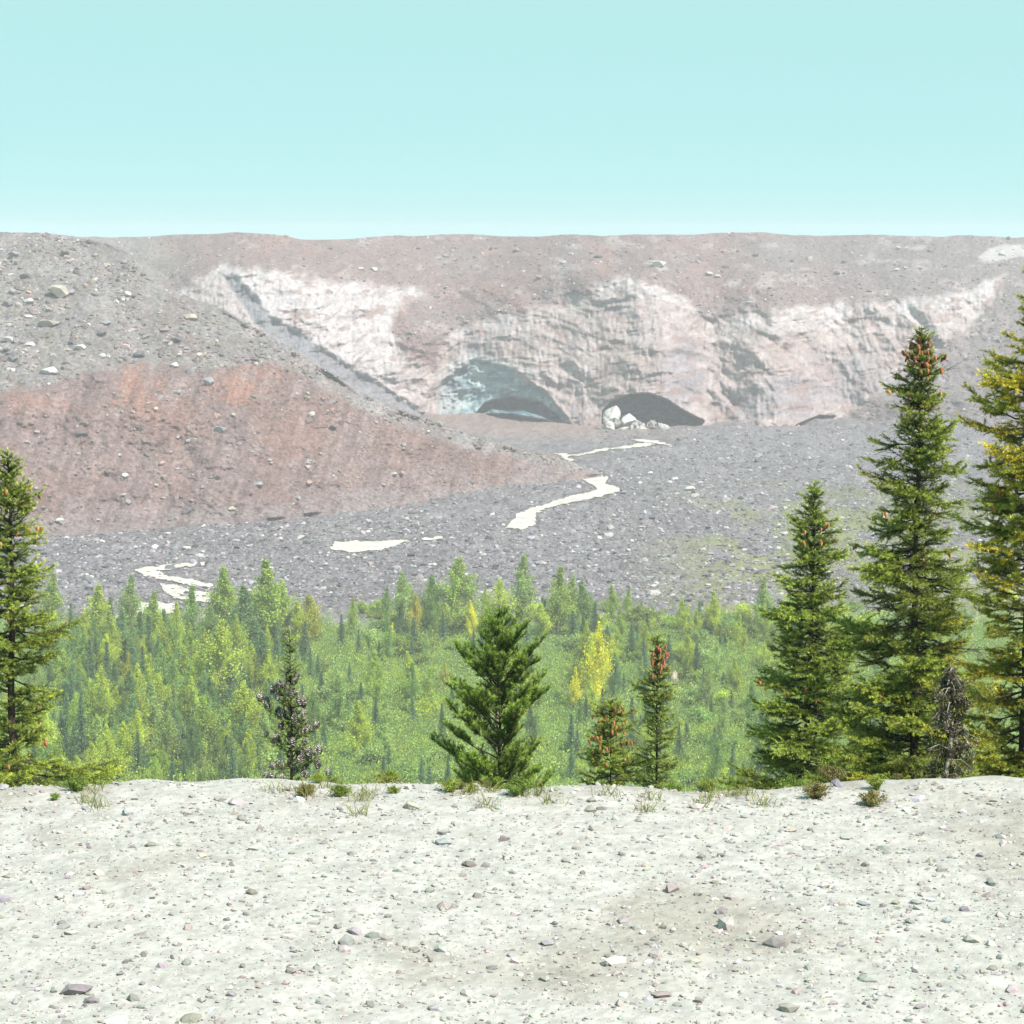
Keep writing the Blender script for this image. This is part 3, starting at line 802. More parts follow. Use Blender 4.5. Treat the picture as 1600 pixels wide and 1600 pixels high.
def small_conifer(seed, wid=0.19):
    g = np.random.default_rng(seed)
    root = empty('young_conifer')
    tr = Bag(); tr.add(*tube([(0, 0, -0.03), (0, 0, 0.5), (0, 0, 0.99)], [0.016, 0.009, 0.002], 5))
    P, D, S, C = [], [], [], []
    for k in range(34):
        t = 0.05 + 0.94 * (k / 34)
        r = wid * (1 - t) ** 0.85 + 0.012
        nb = 11 if t < 0.7 else 7
        a0 = g.random() * 6.28
        for b in range(nb):
            a = a0 + b * 6.283 / nb + g.normal(0, 0.18)
            L = r * g.uniform(0.65, 1.15)
            d = np.array([math.cos(a), math.sin(a), g.uniform(-0.25, 0.15)])
            m = 3 + int(7 * L / wid)
            s = (np.arange(m) + 0.5) / m
            P.append(np.array([0, 0, t + g.normal(0, .006)])[None] + d[None] * (L * s)[:, None] + g.normal(0, 0.007, (m, 3)))
            D.append(np.repeat(d[None], m, 0)); C.append(np.full(m, g.uniform(0.7, 1.2)) * (0.85 + 0.4 * s))
    P, D, Cc = np.concatenate(P), np.concatenate(D), np.concatenate(C)
    n = len(P)
    a = D + 0.6 * g.standard_normal((n, 3)); a /= np.linalg.norm(a, axis=1, keepdims=True)
    b = np.cross(a, g.standard_normal((n, 3))); b /= np.linalg.norm(b, axis=1, keepdims=True)
    s = g.uniform(0.022, 0.038, n)[:, None]
    V = np.stack([P - a * s * .8, P + b * s * .28, P + a * s * .8, P - b * s * .28], 1).reshape(-1, 3)
    mesh_of('crown', V, np.arange(n * 4).reshape(n, 4), M_LEAF, np.repeat((Cc[:, None] * np.ones((1, 3)))[:, None], 4, 1).reshape(-1, 3), root)
    tr.build('trunk', M_WOOD, root, True)
    return root

def bush(seed):
    """low willow bush of height 1, width about 1.7"""
    g = np.random.default_rng(seed)
    root = empty('willow_bush')
    tr = Bag(); P, B = [], []
    for k in range(26):
        a = g.random() * 6.283; lean = g.uniform(0.05, 0.85)
        h = g.uniform(0.55, 1.02) * (1 - 0.35 * lean)
        tip = np.array([math.cos(a) * lean, math.sin(a) * lean, h])
        mid = tip * np.array([0.45, 0.45, 0.6])
        tr.add(*tube(np.stack([np.array([0, 0, -0.05]), mid, tip]), [0.02, 0.012, 0.003], 4))
        m = 130
        s = g.uniform(0.15, 1.0, m)[:, None]
        q = np.where(s < .5, mid[None] * s * 2, mid[None] + (tip - mid)[None] * (s - .5) * 2)
        P.append(q + g.normal(0, 0.075, (m, 3))); B.append(np.full(m, g.uniform(0.75, 1.25)))
    P, B = np.concatenate(P), np.concatenate(B)
    P[:, 2] = np.maximum(P[:, 2], 0.02)
    c = B[:, None] * np.exp(0.18 * g.standard_normal((len(P), 1))) * np.ones((1, 3))
    V, Fc, C = tri_cloud(P, g.uniform(0.035, 0.075, len(P)), g, 1.3, c)
    mesh_of('leaves', V, Fc, M_LEAF, C, root)
    tr.build('stem', M_WOOD, root, True)
    return root

POP = [broadleaf(200 + i, wid=w) for i, w in enumerate((0.15, 0.18, 0.22, 0.13, 0.20, 0.16))]
CON = [small_conifer(300 + i, w) for i, w in enumerate((0.20, 0.23, 0.26, 0.18))]
BUS = [bush(400 + i) for i in range(5)]
used = set()
G1, G2, YG, PG, YL, DG = (0.33, 0.46, 0.085), (0.25, 0.40, 0.11), (0.46, 0.57, 0.075), (0.34, 0.47, 0.15), (0.80, 0.80, 0.05), (0.15, 0.26, 0.095)
CG = (0.115, 0.205, 0.105)
fg = np.random.default_rng(99)
def plant(protos, px, base, hpx, color, label, cat, group=None, wide=1.0, k=None):
    i = int(fg.integers(len(protos))) if k is None else k
    src = protos[i]
    if src.name in used: o = copy_tree(src)
    else: o = src; used.add(src.name)
    Y = float(floor_y(base)); x = float(ray_x(px, base, Y))
    h = hpx * Y / F
    o.location = (x, Y, float(floor_z(np.array([x]), np.array([Y]))[0]) - 0.1)
    o.scale = (h * wide, h * wide, h)
    o.rotation_euler = (0, 0, float(fg.random() * 6.283))
    for ch in o.children: ch.color = (*color, 1)
    tag(o, label, cat, group)
    return o

POPLARS = [  # column, top row, foot row, colour, width, label (None: one of the mass)
    (85, 893, 992, G1, 1.0, 'green poplar at the wood edge nearest the left edge spruce'),
    (152, 908, 1005, YG, 1.35, 'broad yellow green poplar by the white pool at the left'),
    (205, 893, 995, PG, 0.9, 'thin pale poplar just left of the white stream pool'),
    (242, 918, 1012, G1, 1.0, None), (298, 905, 1008, G2, 1.0, 'green poplar standing right against the white pool'),
    (330, 940, 1015, G2, 1.1, None), (352, 878, 1008, G1, 1.1, 'tall poplar, left one of the high clump right of the pool'),
    (385, 905, 1020, DG, 1.2, 'dark green poplar inside the high clump right of the pool'),
    (416, 868, 1012, G1, 1.15, 'tallest poplar of the high clump right of the pool'),
    (442, 898, 1008, G1, 1.0, 'poplar on the right flank of the high clump'),
    (462, 935, 1012, YG, 1.0, None), (484, 923, 1010, (0.42, 0.44, 0.06), 0.95, 'yellowing poplar at the right end of the high clump'),
    (630, 888, 990, PG, 0.9, 'slim pale poplar, first of the row before the gravel flat'),
    (650, 922, 1000, (0.50, 0.47, 0.06), 0.55, 'thin yellow poplar between two green ones in the row'),
    (676, 892, 990, G2, 0.8, 'slim green poplar, third of the row before the gravel flat'),
    (716, 866, 990, G1, 1.1, 'tall pointed poplar standing above the row'),
    (737, 935, 1000, YL, 0.7, 'small yellow poplar at the foot of the tall pointed one'),
    (781, 900, 990, YG, 1.0, 'bright yellow green poplar right behind the pine tip'),
    (815, 866, 978, PG, 1.0, 'tall faint grey green poplar behind the pine'),
    (872, 884, 995, G1, 1.05, 'round topped green poplar right of the pine tip'),
    (910, 903, 990, G2, 1.0, 'green poplar at the right end of the row'),
    (895, 890, 985, PG, 0.7, None), (845, 940, 1000, YG, 1.2, None),
    (612, 968, 1008, YL, 0.8, 'little yellow tree at the left end of the row'),
    (1115, 916, 990, YG, 1.0, 'lone yellow green poplar on the edge of the gravel'),
    (1192, 898, 990, PG, 0.9, 'lone grey green poplar left of the slim spruce'),
    (1236, 930, 1005, G1, 1.0, None), (1318, 925, 1000, YG, 1.0, None), (1345, 950, 1010, G1, 1.0, None),
    (345, 968, 1105, YG, 0.95, 'yellow green poplar standing before the dark clump'),
    (382, 1058, 1175, YG, 0.95, 'leaning yellow green poplar left of the cone covered fir'),
    (290, 1012, 1105, G1, 1.0, None), (130, 985, 1070, G2, 1.0, None), (200, 1018, 1110, (0.44, 0.43, 0.07), 0.5, 'thin yellowish tree deep in the left wood'),
    (935, 966, 1110, YL, 0.62, 'bright golden poplar right of the pine'),
    (914, 990, 1095, (0.36, 0.44, 0.06), 0.9, 'yellow green poplar touching the golden one'),
    (898, 1042, 1112, YL, 0.7, 'small golden tree left of the bright golden poplar'),
    (562, 1088, 1185, YG, 1.0, 'yellow green poplar halfway between the coned fir and the pine'),
    (585, 1012, 1100, G1, 0.9, None), (640, 1012, 1095, YG, 0.9, None), (670, 1040, 1100, G1, 0.8, None), (530, 1050, 1140, G2, 0.9, None),
    (695, 1035, 1080, (0.40, 0.42, 0.07), 0.8, None),
    (250, 1050, 1150, YG, 1.0, None), (320, 1085, 1200, G1, 1.0, None), (100, 1010, 1100, G1, 1.0, None),
]
for px, top, foot, c, w, lab in POPLARS:
    w *= 1.25
    plant(POP, px, foot, foot - top, c, lab or 'green poplar, one of many mingled in the valley wood', 'tree', None if lab else 'poplars mingled in the valley wood', w)
for i in range(222):
    if i < 125: px, base = fg.uniform(40, 430), fg.uniform(1000, 1250)
    elif i < 190: px, base = fg.uniform(900, 1470), fg.uniform(1000, 1255)
    else: px, base = fg.uniform(430, 1480), fg.uniform(1010, 1260)
    if px < 300 and base < 1030: base += 25
    hp = fg.uniform(55, 100) if i < 125 else fg.uniform(36, 84)
    c = np.array([G1, G2, YG, PG, DG, YG, (0.19, 0.33, 0.14)][i % 7]) * fg.uniform(0.8, 1.15)
    plant(POP, px, base, hp, c, 'green poplar, one of many mingled in the valley wood', 'tree', 'poplars mingled in the valley wood', fg.uniform(0.8, 1.2))
for i in range(30):
    px = fg.uniform(500, 1300)
    plant(POP, px, fg.uniform(968, 1000), fg.uniform(34, 68), (G1, YG, PG, G2)[i % 4], 'green poplar, one of many mingled in the valley wood', 'tree', 'poplars mingled in the valley wood', 1.0)
for i in range(24):
    px = fg.uniform(-230, -10) if i % 2 else fg.uniform(1610, 1830)
    plant(POP, px, fg.uniform(1000, 1220), fg.uniform(50, 90), G1 if i % 3 else YG, 'green poplar, one of many mingled in the valley wood', 'tree', 'poplars mingled in the valley wood', 1.0)
for px, top, foot, w, lab in ((147, 975, 1042, 1.0, 'dark blue green conifer before the broad yellow green poplar'), (172, 985, 1035, 0.9, 'smaller dark conifer right of the blue green one'), (477, 985, 1032, 1.2, 'dark conifer behind the tip of the coned fir'),
                          (692, 950, 1005, 0.9, 'dark conifer between the slim green and the tall pointed poplar'), (895, 950, 1010, 1.2, 'dark conifer under the right end of the poplar row'),
                          (128, 1080, 1195, 0.8, 'tall dark narrow conifer near the left spruce'), (105, 1080, 1160, 0.8, 'dark narrow conifer closest to the left spruce')):
    plant(CON, px, foot, foot - top, CG, lab, 'conifer', None, w)
for i in range(205):
    if i % 5 < 2: px, base = fg.uniform(60, 440), fg.uniform(1000, 1260)
    else: px, base = fg.uniform(430, 1420), fg.uniform(985, 1265)
    hp = fg.uniform(30, 68) * (1.15 if px < 440 else 0.95)
    c = np.array(CG if i % 3 else (0.10, 0.19, 0.085)) * fg.uniform(0.85, 1.3)
    plant(CON, px, base, hp, c, 'small dark conifer, one of many poking out of the bushes', 'conifer', 'small dark conifers in the valley wood', fg.uniform(0.8, 1.1))
for i in range(34):                                           # ragged far edge of the wood
    px, base = fg.uniform(490, 1420), fg.uniform(955, 985)
    plant(BUS, px, base, fg.uniform(10, 26), np.array([G1, YG, PG][i % 3]) * fg.uniform(0.8, 1.1), 'rounded green willow bush, one of many filling the valley floor', 'bush', 'willow bushes on the valley floor', fg.uniform(0.8, 1.3))
for i in range(250):
    px, base = (fg.uniform(0, 1540) if i % 3 else fg.uniform(880, 1480)), 968 + 300 * fg.random() ** 1.1
    if px < 480 and base < 1000: continue
    hp = fg.uniform(15, 34)
    c = np.array([G1, YG, G2, PG, (0.25, 0.32, 0.08)][i % 5]) * fg.uniform(0.8, 1.1)
    plant(BUS, px, base, hp, c, 'rounded green willow bush, one of many filling the valley floor', 'bush', 'willow bushes on the valley floor', fg.uniform(0.9, 1.5))

def undergrowth():
    g = np.random.default_rng(123)
    n = 24000
    py = 955 + 310 * g.random(n); px = -330 + 2260 * g.random(n)
    edge = 966 + 30 * fbm(px / 38, py / 50, 4, 61) + 8 * ss(480, 430, px)
    k = py > edge
    px, py = px[k], py[k]
    # stragglers on the gravel to the right
    m = 2600
    qx, qy = 940 + 640 * g.random(m), 760 + 200 * g.random(m)
    k = (fbm(qx / 40, qy / 14, 3, 58) + 0.4 * ss(1150, 1350, qx) > 0.28) & (qy > 930 - 220 * ss(1130, 1330, qx))
    px, py = np.concatenate([px, qx[k]]), np.concatenate([py, qy[k]])
    Y = floor_y(py); x = ray_x(px, py, Y); z = floor_z(x, Y)
    n = len(x)
    sz = g.uniform(0.5, 1.0, n) + 1.5 * g.random(n) ** 3 * np.where(py < 955, 0.6, 1.0)
    m = 42
    base = np.array([G1, YG, G2, PG])[g.integers(0, 4, n)] * g.uniform(0.62, 1.2, (n, 1))
    base = np.where((py < 955)[:, None], np.array([[0.27, 0.31, 0.10]]) * g.uniform(0.7, 1.1, (n, 1)), base)
    off = g.normal(0, 1, (n, m, 3)) * np.array([0.7, 0.7, 0.8]); off[..., 2] = np.abs(off[..., 2])
    P = np.stack([x, Y, z], -1)[:, None] + off * sz[:, None, None]
    C = np.repeat(base[:, None], m, 1) * np.exp(0.12 * g.standard_normal((n, m, 1)))
    V, Fc, Cc = tri_cloud(P.reshape(-1, 3), np.repeat(0.10 + sz * 0.09, m) * g.uniform(0.6, 1.2, n * m), g, 2.6, C.reshape(-1, 3))
    o = mesh_of('undergrowth', V, Fc, M_LEAF, Cc)
    tag(o, 'low green scrub covering the valley floor between the trees', 'undergrowth', kind='stuff')
undergrowth()

# ------------------------------------------------------------------ near bank
def bank_z(x, y):
    x, y = np.asarray(x, float), np.asarray(y, float)
    e = 13.25 + 0.26 * fbm(x / 1.5, x * 0 + 2.0, 4, 171) + 0.1 * fbm(x / 0.35, x * 0, 2, 172)
    top = -3.06 + 0.05 * fbm(x / 1.6, y / 1.6, 3, 173) + 0.012 * fbm(x / 0.3, y / 0.3, 3, 174)
    d = y - e
    drop = np.where(d > 0, 0.45 * d * ss(0, 1.2, d) + 0.0 * d, 0)
    far = np.maximum(y - 60, 0) * 0.05
    return np.maximum(top - drop - far, GZ - 4)

def build_bank():
    ys = np.concatenate([np.linspace(-20, 7, 12), np.linspace(7.3, 14.6, 330), np.geomspace(14.8, 320, 50)])
    ux = np.linspace(-1, 1, 760)
    hw = 4.2 + np.maximum(ys - 7, 0) * 0.34
    hw = np.where(ys < 7, 9.0, np.where(ys > 20, np.maximum(hw, ys * 0.6), hw))
    X = ux[None] * hw[:, None]; Y = np.repeat(ys[:, None], len(ux), 1)
    Z = bank_z(X, Y)
    n1, n2, n3 = fbm(X / 0.9, Y / 0.9, 4, 181), fbm(X / 0.09, Y / 0.12, 3, 182), vnoise(X / 0.02, Y / 0.03, 183) - 0.5
    c = mix(np.broadcast_to(np.array([0.37, 0.365, 0.345]), X.shape + (3,)), np.array([0.30, 0.285, 0.255]), ss(-0.1, 0.5, n1))
    c = c * (1 + 0.16 * n2 + 0.34 * n3)[..., None]
    c = mix(c, np.array([0.10, 0.11, 0.05]), ss(14.5, 17, Y))
    o = mesh_of('sandy_bank', np.stack([X, Y, Z], -1), grid_faces(*X.shape), M_SAND, np.clip(c * 0.92, 0.02, .9), smooth=True)
    o.name = 'terrain'
    tag(o, 'pale pumice sand on the rim where the viewer stands', 'ground', kind='structure')
    g = np.random.default_rng(31)
    n = 36000
    y = 7.6 + 5.9 * g.random(n); x = (g.random(n) - 0.5) * 2 * (y * 0.34)
    S = np.clip(np.exp(-5.45 + 0.7 * g.standard_normal(n)), 0.002, 0.05)
    z = bank_z(x, y) + 0.15 * S
    C = stone_colors(g, (0.40, 0.385, 0.365), n, 0.25, 0.2)
    o = stones('pebbles', np.stack([x, y, z], -1), S, C, M_PEBBLE, 0.65, 32)
    tag(o, 'fine pebbles strewn on the pale sand', 'pebbles', kind='stuff')
build_bank()

def grass_tufts():
    g = np.random.default_rng(66)
    Vs, Fs, Cs, n = [], [], [], 0
    for k in range(60):
        y = 13.1 + g.normal(0, 0.22); x = g.uniform(-3.2, 3.2)
        if vnoise(np.array([x / 0.55]), np.array([3.0]), 9)[0] < 0.45: continue
        m = 34
        b = np.array([x, y, 0]) + g.normal(0, 0.035, (m, 3)) * np.array([1, 1, 0])
        b[:, 2] = bank_z(b[:, 0], b[:, 1]) - 0.005
        d = g.normal(0, 0.45, (m, 3)); d[:, 2] = 1
        L = g.uniform(0.03, 0.11, m)[:, None]
        s = np.cross(d, g.standard_normal((m, 3))); s /= np.linalg.norm(s, axis=1, keepdims=True)
        w = 0.0022
        mid = b + d * L * .55; tip = b + d * L + np.stack([d[:, 0], d[:, 1], -np.abs(d[:, 0])], -1) * L * .4
        V = np.stack([b - s * w, b + s * w, mid + s * w * .8, tip, mid - s * w * .8], 1).reshape(-1, 3)
        f = np.arange(m)[:, None] * 5
        Fs.append(np.concatenate([np.concatenate([f, f + 1, f + 2, f + 4], 1), np.concatenate([f + 4, f + 2, f + 3, f + 3], 1)]) + n)
        Vs.append(V); n += len(V)
        Cs.append(np.repeat((np.array([0.23, 0.24, 0.08]) * g.uniform(0.7, 1.2, (m, 1)))[:, None], 5, 1).reshape(-1, 3))
    V, Fq, C = np.concatenate(Vs), np.concatenate(Fs), np.concatenate(Cs)
    T = np.concatenate([Fq[:, [0, 1, 2]], Fq[Fq[:, 2] != Fq[:, 3]][:, [0, 2, 3]]])
    o = mesh_of('grass', V, T, M_GRASS, C)
    tag(o, 'sparse short grass along the sandy rim', 'grass', kind='stuff')
grass_tufts()

def rim_shrubs():
    g = np.random.default_rng(44)
    for k in range(110):
        x, y = g.uniform(-4.6, 4.6), g.uniform(13.0, 14.3)
        if vnoise(np.array([x / 0.5]), np.array([1.0]), 12)[0] < 0.62: continue
        src = BUS[k % 5]
        o = copy_tree(src)
        h = g.uniform(0.04, 0.11)
        o.name = 'heather_bush'
        o.location = (x, y, float(bank_z(np.array([x]), np.array([y]))[0]))
        o.scale = (h * 1.1, h * 1.1, h); o.rotation_euler = (0, 0, g.random() * 6.28)
        col = np.array([(0.20, 0.28, 0.07), (0.28, 0.34, 0.08), (0.24, 0.22, 0.09)][k % 3])
        for ch in o.children: ch.color = (*col, 1)
        tag(o, 'knee low green heather, one of many along the pale sandy rim', 'heather', 'heather along the sandy rim')
rim_shrubs()

# ------------------------------------------------------------------ near conifers
def needles(A, B, dens, L, w, g, c0, c1, up=0.35, ang=0.9, tipc=None):
    """needles all round the twigs A->B; returns triangles. c0/c1 colours per twig."""
    ln = np.linalg.norm(B - A, axis=1)
    cnt = np.maximum(3, (ln * dens).astype(int))
    idx = np.repeat(np.arange(len(A)), cnt)
    n = len(idx)
    s = g.random(n)
    d = (B - A)[idx] / ln[idx][:, None]
    base = A[idx] + (B - A)[idx] * s[:, None]
    r = g.standard_normal((n, 3)); r[:, 2] += up
    r -= d * (r * d).sum(1, keepdims=True)
    r /= np.linalg.norm(r, axis=1, keepdims=True) + 1e-9
    fwd = np.where(s > 0.9, 1.6, 1.0)[:, None]
    nd = r * math.sin(ang) + d * math.cos(ang) * fwd
    nd /= np.linalg.norm(nd, axis=1, keepdims=True)
    sd = np.cross(nd, g.standard_normal((n, 3))); sd /= np.linalg.norm(sd, axis=1, keepdims=True) + 1e-9
    l = (L * g.uniform(0.7, 1.15, n))[:, None]
    V = np.stack([base - sd * w * .5, base + sd * w * .5, base + nd * l], 1)
    c = (c0[idx] + (c1 - c0)[idx] * s[:, None]) * np.exp(0.15 * g.standard_normal((n, 1)))
    C = np.repeat(c[:, None], 3, 1)
    C[:, 2] *= 1.18
    return V.reshape(-1, 3), np.arange(n * 3).reshape(n, 3), C.reshape(-1, 3)

_cone_me = {}
def cone_mesh(kind):
    if kind in _cone_me: return _cone_me[kind]
    L, r0 = (0.075, 0.017) if kind == 'hang' else (0.095, 0.030)
    nr, ns = 15, 12
    t = np.linspace(0, 1, nr)
    prof = np.sin(np.pi * (0.06 + 0.90 * t ** 0.8)) ** 0.6 * r0
    a = np.linspace(0, 2 * np.pi, ns, endpoint=False)
    V = []
    for k in range(nr):
        rr = prof[k] * (1.0 + 0.22 * np.cos(a * 6 + math.pi * (k % 2)))
        V.append(np.stack([rr * np.cos(a + k * .13), rr * np.sin(a + k * .13), np.full(ns, -L * t[k] if kind == 'hang' else L * t[k])], -1))
    V = np.concatenate(V)
    i = np.arange(nr - 1)[:, None] * ns; j = np.arange(ns)[None]; j2 = (j + 1) % ns
    Fc = np.stack([i + j, i + j2, i + ns + j2, i + ns + j], -1).reshape(-1, 4)
    Vc = np.concatenate([V, [[0, 0, 0], [0, 0, -L if kind == 'hang' else L]]])
    g = np.random.default_rng(5)
    if kind == 'hang':
        c = np.ones((len(Vc), 3)) * g.uniform(0.7, 1.25, (len(Vc), 1))
    else:                                            # grey purple scales with white resin
        m = (g.random(len(Vc)) < 0.33)[:, None]
        c = np.where(m, np.array([[0.50, 0.49, 0.45]]), np.array([[0.085, 0.07, 0.06]]))
    o = mesh_of('cone', Vc, Fc, M_CONE, c)
    me = o.data
    bpy.data.objects.remove(o)
    _cone_me[kind] = me
    return me

def near_conifer(name, label, px, top, Y, prof, seed, needle=0.034, dens=420, wneed=0.0065, gap=0.11, young_lit=(0.48, 0.55, 0.07), old_shaded=(0.05, 0.09, 0.022),
                 cones=(), trunk_r=0.07, lean=0.0, asym=1.0, droop=1.0, low_dead=0.3, perb=5, kind='fir', warm=0.0, twig=1.0, dead=0.0):
    """prof: (row, half width in columns) pairs; the stem stands at column px and depth Y on the bank behind the rim"""
    g = np.random.default_rng(seed)
    m = Y / F
    topP = at(np.array(float(px)), np.array(float(top)), np.array(float(Y)))
    x0 = topP[0] - lean
    gz = float(bank_z(np.array([x0]), np.array([Y]))[0])
    H = topP[2] - gz
    root = empty(name, (x0, Y, gz))
    zr = lambda row: -Y * tand(row) - gz               # height above the foot for a row
    P = np.array(sorted([(float(zr(r)), w * m) for r, w in prof]))
    wood = Bag(); fol = Bag()
    zz = np.linspace(-0.3, H, 22)
    sway = np.cumsum(g.normal(0, 0.012, (22, 2)), 0) * (trunk_r / 0.08)
    sway -= np.linspace(0, 1, 22)[:, None] * sway[-1:]
    ax = np.stack([lean * np.clip(zz / H, 0, 1) + sway[:, 0], sway[:, 1], zz], -1)
    rad = trunk_r * np.clip(1.02 - np.clip(zz / H, 0, 1), 0.035, 1) ** 0.8
    wood.add(*tube(ax, rad, 9))
    TA, TB, C0, C1 = [], [], [], []
    young_lit, old_shaded = np.array(young_lit), np.array(old_shaded)  # needle age, plus lit tips and shaded core put into the colour
    tips = []
    axis = lambda z: np.array([np.interp(z, zz, ax[:, 0]), np.interp(z, zz, ax[:, 1]), z])
    # leader
    ls = 0.10 if kind == 'fir' else 0.06
    TA.append(axis(H - 0.22)); TB.append(axis(H) + [0, 0, ls * .4]); C0.append(old_shaded * 1.3); C1.append(young_lit)
    z = H - 0.05
    while z > 0.25:
        rel = (H - z) / H
        wmax = 0.84 * np.interp(z, P[:, 0], P[:, 1])
        hidden = z < zr(1290)
        nb = perb if not hidden else max(3, perb - 2)
        a0 = g.random() * 6.283
        wl_, wa_ = g.uniform(0.72, 1.18), g.random() * 6.283
        for b in range(nb):
            a = a0 + b * 6.283 / nb + g.normal(0, 0.35)
            zb = z + g.normal(0, gap * 0.33)
            if zb > H - 0.02: continue
            L = wmax * wl_ * (1 + 0.28 * math.cos(a - wa_)) * g.choice([g.uniform(0.25, 0.6), g.uniform(0.7, 1.2), g.uniform(0.7, 1.2)]) * (asym if math.cos(a) < 0 else 1.0)
            if L < 0.03: continue
            dh = np.array([math.cos(a), math.sin(a), 0.0])
            mat_ = ss(0.0, 0.75, L / 0.9)              # long limbs sag, short ones rise
            rise = (0.7 if kind == 'pine' else 0.55 * (1 - mat_) - 0.32 * droop * mat_) + g.normal(0, 0.17)
            curl = 0.10 + 0.22 * mat_ * abs(droop)
            ns = 9
            s = np.linspace(0, 1, ns)
            pts = axis(zb)[None] + dh[None] * (L * s)[:, None] + np.array([[0, 0, 1.0]]) * (L * (rise * s + curl * s ** 2.4))[:, None]
            pts[1:] += g.normal(0, 0.012 * L, (ns - 1, 3))
            wood.add(*tube(pts, np.linspace(0.007 + 0.006 * L, 0.002, ns), 5))
            br = g.uniform(0.65, 1.25)
            wv = g.random() < warm
            if g.random() < dead:
                for q in range(int(5 + 16 * L)):       # bare dead side twigs
                    u = g.uniform(0.15, 1); i = int(u * (ns - 1) - 1e-6); p0 = pts[i] + (pts[min(i + 1, ns - 1)] - pts[i]) * (u * (ns - 1) - i)
                    dd = dh + g.normal(0, 0.7, 3)
                    wood.add(*tube(np.stack([p0, p0 + dd * 0.06 + g.normal(0, .01, 3), p0 + dd * g.uniform(.07, .16) - [0, 0, .03]]), [.004, .0025, .001], 3))
                continue
            st = 0.08 + low_dead * 0.8 * mat_ * g.uniform(0.3, 1.3)
            # foliage along the limb itself
            for i in range(ns - 1):
                if s[i] >= st:
                    TA.append(pts[i]); TB.append(pts[i + 1]); f = s[i]
                    C0.append(old_shaded * br); C1.append((old_shaded + (young_lit - old_shaded) * f ** 1.5) * br)
            nt_ = max(2, int(L * twig / 0.040))
            for q in range(nt_):
                u = st + (1 - st) * (q + g.random()) / nt_
                fi = u * (ns - 1); i = min(int(fi), ns - 2)
                p0 = pts[i] + (pts[i + 1] - pts[i]) * (fi - i)
                t = pts[i + 1] - pts[i]; t /= np.linalg.norm(t)
                side = np.cross(t, [0, 0, 1]); side /= np.linalg.norm(side) + 1e-9
                sg = 1 if q % 2 else -1
                tl = (0.085 + 0.42 * L * (1 - u) ** 0.8) * g.uniform(0.6, 1.15)
                tl = min(tl, 0.34 if kind != 'pine' else 0.22)
                d = t * g.uniform(0.6, 0.95) + side * sg * g.uniform(0.5, 1.0) + np.array([0, 0, g.normal(0.02, 0.22) - 0.10 * droop * mat_ + (g.uniform(0.1, 0.9) if kind == 'pine' else 0.0)])
                d /= np.linalg.norm(d)
                p1 = p0 + d * tl * .55
                p2 = p1 + (d + [0, 0, g.uniform(-0.05, 0.35)]) * tl * .45
                c_y = young_lit * (np.array([1.25, 1.0, 0.6]) if wv else 1.0) * g.uniform(0.75, 1.25)
                TA += [p0, p1]; TB += [p1, p2]
                shade = 0.35 + 0.65 * u; cm = (old_shaded * .72 + c_y * .28) * br
                c_y = old_shaded + (c_y - old_shaded) * shade  # inner twigs painted darker, as the crown's own shade
                C0 += [old_shaded * br, cm]; C1 += [cm, c_y * br]
                if tl > 0.15:
                    for _ in range(int(tl / 0.055)):
                        v = g.uniform(0.2, 0.95); pa = p0 + (p2 - p0) * v
                        d2 = d * .7 + np.cross(d, [0, 0, 1]) * g.choice([-1, 1]) * .75 + np.array([0, 0, g.normal(0, .25)])
                        TA.append(pa); TB.append(pa + d2 * tl * g.uniform(.22, .42)); C0.append(cm); C1.append(c_y * br)
                tips.append((p2, zb))
            tips.append((pts[-1], zb))
        z -= gap * g.uniform(0.75, 1.3) * (0.55 + 0.6 * min(1, rel * 3))
    # fine bare twigs close to the stem
    for q in range(int(55 * low_dead / 0.3)):
        z = g.uniform(0.3, H * 0.85); a = g.random() * 6.283; L = g.uniform(0.08, 0.28)
        p = axis(z); d = np.array([math.cos(a), math.sin(a), g.uniform(-.5, .2)])
        wood.add(*tube(np.stack([p, p + d * L * .6, p + d * L - [0, 0, .04]]), [.004, .003, .001], 3))
    TA, TB, C0, C1 = map(np.array, (TA, TB, C0, C1))
    # thin out the needles where the rim hides the tree
    V, Fc, C = needles(TA, TB, dens, needle, wneed, g, C0, C1)
    mesh_of('crown', V, Fc, M_NEEDLE, C, root)
    wood.build('trunk', M_WOOD, root, True)
    # cones: (kind, row0, row1, number, colour)
    for ck, r0, r1, num, ccol in cones:
        za, zb_ = zr(r1), zr(r0)
        cand = [t for t, zb in tips if za < t[2] < zb_]
        if not cand: continue
        for q in range(num):
            p = cand[int(g.integers(len(cand)))]
            o = bpy.data.objects.new('cone', cone_mesh(ck))
            COL.objects.link(o); o.parent = root
            k = g.uniform(0.8, 1.25) * (1.15 if ck == 'up' else 0.95)
            j = g.normal(0, 0.022, 3)
            o.location = (p[0] * 0.94 + j[0], p[1] * 0.94 + j[1], p[2] + (0.0 if ck == 'hang' else 0.005))
            o.rotation_euler = (g.normal(0, .25), g.normal(0, .25), g.random() * 6.28)
            o.scale = (k, k, k)
            cc = np.array(ccol) * g.uniform(0.75, 1.25)
            o.color = (*cc, 1)
    tag(root, label, 'conifer tree')
    return root

